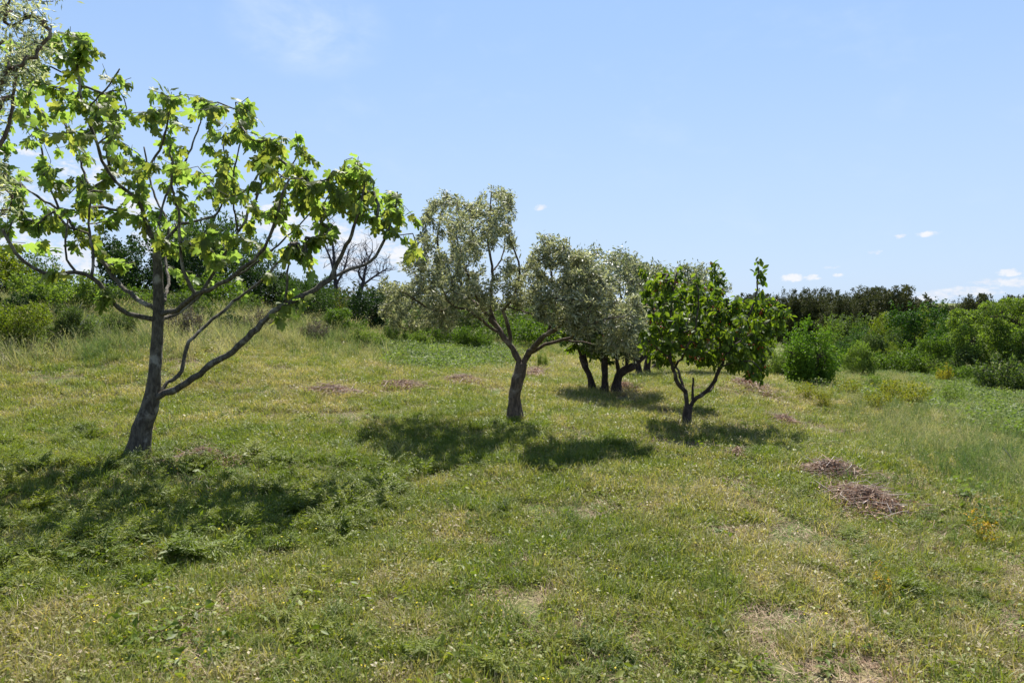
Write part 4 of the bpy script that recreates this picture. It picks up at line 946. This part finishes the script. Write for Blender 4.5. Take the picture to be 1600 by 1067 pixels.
# ------------------------------------------------------------------ ground cover
def blades(n, R, h0, h1, w, lean, seed, segs=3, heads=0, flat=0):
    rg = np.random.default_rng(seed); mb = MB(); lv = np.linspace(0, 1, segs + 1)
    for _ in range(n):
        a, r = rg.random() * 6.28, R * math.sqrt(rg.random()); b = np.array([math.cos(a) * r, math.sin(a) * r, 0]); h = rg.uniform(h0, h1)
        az = rg.random() * 6.28; dv = np.array([math.cos(az), math.sin(az), 0]); ln = lean * rg.uniform(.2, 1.3); sd_ = np.cross(dv, [0, 0, 1]) * w * rg.uniform(.6, 1.3)
        tw = rg.normal(0, .5); sd_ = sd_ * math.cos(tw) + dv * w * math.sin(tw)
        V = []
        for t in lv[:-1]:
            c = b + dv * ln * h * t ** 1.7 + np.array([0, 0, h * (t - .35 * min(ln, 1.6) * t * t)]); k = (1 - t) ** .6 * .5; V += [c - sd_ * k, c + sd_ * k]
        tip = b + dv * ln * h + np.array([0, 0, h * (1 - .35 * min(ln, 1.6))]); V.append(tip); T = []
        for i in range(segs - 1): T += [(2 * i, 2 * i + 1, 2 * i + 3), (2 * i, 2 * i + 3, 2 * i + 2)]
        T.append((2 * segs - 2, 2 * segs - 1, 2 * segs)); mb.add(V, T)
        if heads and rg.random() < heads:
            for _ in range(7):
                q = tip + (tip - np.array(V[-3])) * rg.uniform(-.5, .25) + rg.normal(0, .004, 3); e = rdir(1, rg, 1.5)[0] * rg.uniform(.012, .022)
                mb.add([q - sd_ * .6, q + sd_ * .6, q + e], [(0, 1, 2)])
    return mb
def leafy(n, R, h, size, seed, wr=1.6):
    rg = np.random.default_rng(seed); a = rg.random(n) * 6.28; r = R * np.sqrt(rg.random(n)); z = rg.random(n) * h
    mb = MB(); mb.add(*stamp(OL_V * [1, wr * 2, 1.5], OL_T, np.stack([np.cos(a) * r, np.sin(a) * r, z], 1), rdir(n, rg) * [1, 1, .5], rdir(n, rg, 1.6), rg.uniform(.6, 1.3, n) * size)); return mb
def feathery(nf, h, seed):
    rg = np.random.default_rng(seed); mb = MB()
    for _ in range(nf):
        az = rg.random() * 6.28; L = h * rg.uniform(.6, 1.2); dv = np.array([math.cos(az), math.sin(az), 0]); el = rg.uniform(.6, 1.4)
        b = dv * rg.random() * .04; pos, drs, nrm, ss = [], [], [], []
        m = 12
        for i in range(m):
            t = (i + 1) / m; p = b + dv * L * t * math.cos(el) + np.array([0, 0, L * (t * math.sin(el) - .35 * t * t)])
            side = np.cross(dv, [0, 0, 1])
            for s in (-1, 1):
                for q in range(3):
                    pos.append(p + s * side * q * .012 * (1.1 - t) * 2); drs.append(dv * .6 + side * s * rg.uniform(.3, 1) + [0, 0, rg.normal(0, .3)]); nrm.append(np.array([0, 0, 1]) + rg.normal(0, .4, 3)); ss.append(.045 * (1.15 - t) * rg.uniform(.6, 1.3) * (h / .2) ** .5)
        mb.add(*stamp(OL_V * [1, .9, 1], OL_T, np.array(pos), np.array(drs), np.array(nrm), np.array(ss)))
        mb.tube([b, b + dv * L * .5 * math.cos(el) + [0, 0, L * .45 * math.sin(el)], b + dv * L * math.cos(el) + [0, 0, L * (math.sin(el) - .35)]], [.002, .0015, .001], 3)
    return mb
def kit(cname, items, mat):
    c = bpy.data.collections.new(cname)
    for i, mb in enumerate(items):
        me = mb.mesh(cname); me.materials.append(M[mat]); o = bpy.data.objects.new('%s.%03d' % (cname, i), me); c.objects.link(o)
    return c, len(items)
def scatter(name, label, cat, pts, scl, tint, kitc, seed, tilt=.15, sz=None):
    coll, nk = kitc; rg = np.random.default_rng(seed); n = len(pts)
    me = bpy.data.meshes.new(name); me.vertices.add(n); me.vertices.foreach_set('co', np.asarray(pts, np.float32).ravel())
    def at(nm, ty, arr, prop):
        a = me.attributes.new(nm, ty, 'POINT'); a.data.foreach_set(prop, np.asarray(arr).ravel())
    S = np.repeat(np.asarray(scl)[:, None], 3, 1)
    if sz is not None: S[:, 2] *= sz
    at('scl', 'FLOAT_VECTOR', S.astype(np.float32), 'vector')
    at('rot', 'FLOAT_VECTOR', np.column_stack([rg.normal(0, tilt, n), rg.normal(0, tilt, n), rg.random(n) * 6.28]).astype(np.float32), 'vector')
    at('pick', 'INT', rg.integers(0, nk, n).astype(np.int32), 'value'); at('tint', 'FLOAT', np.asarray(tint, np.float32), 'value')
    o = bpy.data.objects.new(name, me); COL.objects.link(o); tag(o, label, cat, kind='stuff')
    ng = bpy.data.node_groups.new(name + '_scatter', 'GeometryNodeTree'); ng.interface.new_socket('Geometry', in_out='INPUT', socket_type='NodeSocketGeometry'); ng.interface.new_socket('Geometry', in_out='OUTPUT', socket_type='NodeSocketGeometry')
    N = ng.nodes; gi = N.new('NodeGroupInput'); go = N.new('NodeGroupOutput'); ip = N.new('GeometryNodeInstanceOnPoints'); ci = N.new('GeometryNodeCollectionInfo')
    ci.inputs[0].default_value = coll; ci.inputs['Separate Children'].default_value = True; ci.inputs['Reset Children'].default_value = True
    def na(nm, ty):
        q = N.new('GeometryNodeInputNamedAttribute'); q.data_type = ty; q.inputs[0].default_value = nm; return [s for s in q.outputs if s.enabled][0]
    L = ng.links; L.new(gi.outputs[0], ip.inputs['Points']); L.new(ci.outputs[0], ip.inputs['Instance']); ip.inputs['Pick Instance'].default_value = True
    L.new(na('pick', 'INT'), ip.inputs['Instance Index']); L.new(na('rot', 'FLOAT_VECTOR'), ip.inputs['Rotation']); L.new(na('scl', 'FLOAT_VECTOR'), ip.inputs['Scale']); L.new(ip.outputs[0], go.inputs[0])
    md = o.modifiers.new('scatter', 'NODES'); md.node_group = ng
    return o
def field(rho0, power, d0=2.2, d1=38, seed=0, cap=1e9, keep=None):
    """points on the meadow, thinning out with distance from the viewing side"""
    rg = np.random.default_rng(seed); out = []; ds = np.concatenate([np.arange(d0, 12, .25), np.arange(12, d1, 1.0)])
    for a, b in zip(ds[:-1], ds[1:]):
        m = (a + b) / 2; w = 1.72 * m + 3.0; rho = min(cap, rho0 * (3.5 / m) ** power); n = rg.poisson(rho * w * (b - a))
        out.append(np.stack([rg.uniform(-w / 2, w / 2, n), rg.uniform(a, b, n)], 1))
    q = np.concatenate(out); q = np.column_stack([q, H(q[:, 0], q[:, 1])]); return q
def zone(p, poly, jit=14, seed=0):
    px, py = project(p); k = np.clip(5 / p[:, 1], .2, 1.2); jx = (fnoise(p[:, 0], p[:, 1], 1.3, seed) - .5) * jit * 6 * k; jy = (fnoise(p[:, 0], p[:, 1], 1.3, seed + 9) - .5) * jit * 3 * k
    rj = np.random.default_rng(seed + 77); px = px + rj.normal(0, jit * 1.6, len(px)); py = py + rj.normal(0, jit * .7, len(py))
    return inpoly(px + jx, py + jy, poly)
Z_RIGHT = [(1340, 560), (1300, 612), (1330, 650), (1400, 690), (1440, 740), (1500, 770), (1560, 800), (1700, 840), (2400, 900), (2400, 500), (1400, 540)]
Z_BANK = [(-600, 400), (-600, 600), (0, 575), (200, 560), (330, 545), (480, 545), (600, 560), (640, 545), (600, 500), (400, 440)]
Z_BRAM = [(600, 548), (620, 566), (680, 578), (760, 575), (800, 566), (810, 545), (760, 540), (640, 535)]
Z_FERN = [(1440, 598), (1470, 640), (1530, 668), (1700, 720), (1700, 590), (1520, 590)]
Z_WEED = [(-500, 690), (60, 672), (200, 690), (330, 680), (420, 690), (520, 700), (640, 720), (640, 790), (560, 850), (430, 870), (340, 920), (200, 950), (0, 960), (-600, 980)]
Z_WEED2 = [(590, 650), (720, 625), (810, 650), (850, 720), (960, 690), (1060, 720), (1020, 745), (880, 760), (820, 745), (720, 735), (620, 700)]
Z_WEED3 = [(1080, 680), (1180, 660), (1300, 700), (1260, 730), (1140, 700)]
Z_DRY = [(880, 800), (1000, 760), (1250, 745), (1420, 860), (1350, 1000), (1150, 980), (1000, 930), (900, 900)]
Z_SOIL = [(150, 705), (300, 690), (430, 715), (400, 760), (260, 800), (160, 760)]

tufts = kit('grass_tuft', [blades(30, .065, .02, .06, .0042, .9, 1), blades(30, .065, .025, .07, .004, 1.3, 2), blades(26, .06, .02, .085, .0045, .7, 3), leafy(46, .07, .03, .014, 4), leafy(36, .07, .045, .017, 5, 1.2),
                           blades(24, .055, .04, .11, .005, .9, 6), blades(34, .075, .015, .045, .004, 1.5, 7)], 'grass')
p = field(1150, 1.25, seed=1, cap=900)
px, py = project(p); dry = fnoise(p[:, 0], p[:, 1], .55, 4); dry2 = fnoise(p[:, 0], p[:, 1], 2.6, 8); lush = zone(p, Z_WEED, 14, 1) | zone(p, Z_WEED2, 10, 2)
dz = zone(p, Z_DRY, 20, 3); soil = zone(p, Z_SOIL, 12, 5)
tint = .415 + .12 * np.clip((p[:, 1] - 7) / 4, 0, 1) + (dry - .5) * .6 + (dry2 - .5) * 1.0 + (fnoise(p[:, 0], p[:, 1], 7.5, 44) - .5) * .8 + dz * .14 - lush * .22 + RNG.normal(0, .13, len(p))
bare = fnoise(p[:, 0], p[:, 1], 1.7, 12); bare = bare + (fnoise(p[:, 0], p[:, 1], 6.5, 13) - .5) * .35; bare = bare + RNG.normal(0, .05, len(p)); keep = (bare < .53 + .17 * RNG.random(len(p)) - dz * .05) | (lush & (RNG.random(len(p)) < .85))
keep &= ~(soil & (RNG.random(len(p)) < .75))
s = (.8 + .55 * fnoise(p[:, 0], p[:, 1], 1.1, 6)) * (np.maximum(p[:, 1], 3.5) / 3.5) ** .36 * RNG.uniform(.75, 1.25, len(p))
scatter('grass', 'short mown meadow grass, green mixed with yellow dry patches', 'grass', p[keep], s[keep], np.clip(tint[keep], 0, 1), tufts, 1)

strawk = kit('litter_bit', [blades(16, .1, .03, .085, .0035, 1.9, 11, 2), leafy(22, .1, .012, .016, 12, .8), blades(12, .12, .03, .12, .003, 2.0, 13, 2)], 'straw')
p = field(420, 1.3, seed=2, cap=330); bare = fnoise(p[:, 0], p[:, 1], 1.7, 12); dz = zone(p, Z_DRY, 20, 3); soil = zone(p, Z_SOIL, 12, 5)
keep = (RNG.random(len(p)) < np.clip((bare - .34) * 4.5, .15, 1)) | dz & (RNG.random(len(p)) < .6) | soil; p = p[keep]
scatter('dry_litter', 'dry straw and dead leaf litter lying between the grass', 'litter', p, RNG.uniform(.7, 1.2, len(p)) * (np.maximum(p[:, 1], 3.5) / 3.5) ** .35, RNG.random(len(p)), strawk, 2, .1, .55)

feath = kit('feathery_herb', [feathery(9, .22, 21), feathery(7, .18, 22), feathery(12, .3, 23), feathery(8, .15, 24), feathery(8, .26, 26), leafy(50, .09, .2, .022, 25, .7)], 'weed')
p = field(170, 1.2, 2.2, 16, seed=3, cap=130); nz = fnoise(p[:, 0], p[:, 1], .95, 15); lush = zone(p, Z_WEED, 14, 1); l2 = zone(p, Z_WEED2, 10, 2) | zone(p, Z_WEED3, 10, 2) | zone(p, Z_RIGHT, 22, 5) & (nz > .45)
pr = np.where(lush, np.clip((nz - .4) * 3.4, .1, .8) * (.35 + 1.1 * (fnoise(p[:, 0], p[:, 1], 3.4, 91) > .45)), np.where(l2, .55, np.clip((nz - .56) * 3.2, .0, .5))); keep = RNG.random(len(p)) < pr; p = p[keep]; lush = lush[keep]
scatter('feathery_weeds', 'soft feathery green weeds, thickest in the shade of the fig tree', 'weeds', p, RNG.uniform(.5, 1.2, len(p)) * np.where(lush, .4 + 1.25 * fnoise(p[:, 0], p[:, 1], 2.3, 81), .7), np.clip(RNG.normal(.55, .25, len(p)), 0, 1), feath, 3, .2)

tall = kit('tall_tuft', [blades(24, .1, .2, .5, .008, .6, 31, 4, .5), blades(20, .1, .25, .6, .007, .5, 32, 4, .7), blades(30, .12, .12, .32, .008, .9, 33, 3, .2), leafy(60, .12, .2, .03, 34, 1.0)], 'tall')
p = field(260, 1.0, 3, 45, seed=4, cap=110); R_ = zone(p, Z_RIGHT, 22, 5); B_ = zone(p, Z_BANK, 14, 6); nz = fnoise(p[:, 0], p[:, 1], .7, 21); far = (p[:, 1] > 24)
pr = np.where(R_, .75, np.where(B_, .9, np.where(far, .8, .0))); keep = RNG.random(len(p)) < pr; p, R_, B_, nz = p[keep], R_[keep], B_[keep], nz[keep]
tt = np.where(B_, .55, .36) + (nz - .5) * 1.3 + (fnoise(p[:, 0], p[:, 1], 3.1, 71) - .5) * .9 + RNG.normal(0, .16, len(p)); ss = RNG.uniform(.55, 1.1, len(p)) * np.where(B_, 1.25, .75) * (.7 + .6 * nz)
scatter('tall_grass', 'tall unmown grass with seed heads along the meadow edges and hillside', 'grass', p, ss, np.clip(tt, 0, 1), tall, 4, .12)
# scattered taller tufts within the mown meadow
p = field(16, 1.0, 2.4, 22, seed=5); nz = fnoise(p[:, 0], p[:, 1], .8, 31); keep = RNG.random(len(p)) < np.clip((nz - .4) * 3, .05, 1); p = p[keep]
scatter('meadow_tufts', 'scattered upright tufts and seed stalks left standing in the short meadow', 'grass', p, RNG.uniform(.25, .55, len(p)), np.clip(RNG.normal(.35, .25, len(p)), 0, 1), tall, 5, .15)

bram = kit('bramble_spray', [leafy(90, .28, .22, .055, 41, 1.3), leafy(80, .25, .3, .06, 42, 1.2), leafy(100, .32, .16, .05, 43, 1.3)], 'bramble')
p = field(90, .6, 5, 34, seed=6); b1 = zone(p, Z_BRAM, 8, 7); b2 = zone(p, Z_FERN, 10, 8); nz = fnoise(p[:, 0], p[:, 1], .6, 41); b3 = zone(p, Z_RIGHT, 22, 5) & (nz > .58) & (RNG.random(len(p)) < .35)
b4 = zone(p, [(-300, 470), (-300, 545), (120, 545), (200, 520), (120, 490), (60, 470)], 10, 9) & (RNG.random(len(p)) < .5)
keep = b1 | (b2 & (RNG.random(len(p)) < .6)) | b3 | b4; p = p[keep]
scatter('brambles', 'low sprawling pale green brambles at the meadow edge', 'brambles', p, RNG.uniform(.55, 1.1, len(p)), np.clip(RNG.normal(.5, .3, len(p)) - .3 * b4[keep], 0, 1), bram, 6, .2)

broad = kit('broadleaf_weed', [leafy(26, .07, .06, .045, 51, 1.1), leafy(18, .06, .1, .06, 52, .9), leafy(34, .1, .05, .035, 53, 1.3)], 'weed')
p = field(34, 1.0, 2.3, 20, seed=7); nz = fnoise(p[:, 0], p[:, 1], 1.2, 51); keep = RNG.random(len(p)) < np.clip((nz - .42) * 3, .1, 1); p = p[keep]
scatter('broadleaf_weeds', 'small broad leaved weeds scattered through the grass', 'weeds', p, RNG.uniform(.5, 1.1, len(p)), RNG.random(len(p)), broad, 7, .2)

flow = kit('yellow_floret', [leafy(7, .07, .09, .011, 61, 2.0), leafy(5, .09, .07, .012, 62, 2.0)], 'flower')
p = field(26, 1.2, 2.3, 14, seed=8); px, py = project(p); keep = (px < 900) & (RNG.random(len(p)) < .8) | (RNG.random(len(p)) < .25); p = p[keep]
scatter('yellow_flowers', 'tiny yellow flowers dotted through the foreground grass', 'flowers', p, RNG.uniform(.7, 1.2, len(p)), RNG.random(len(p)), flow, 8, .2)
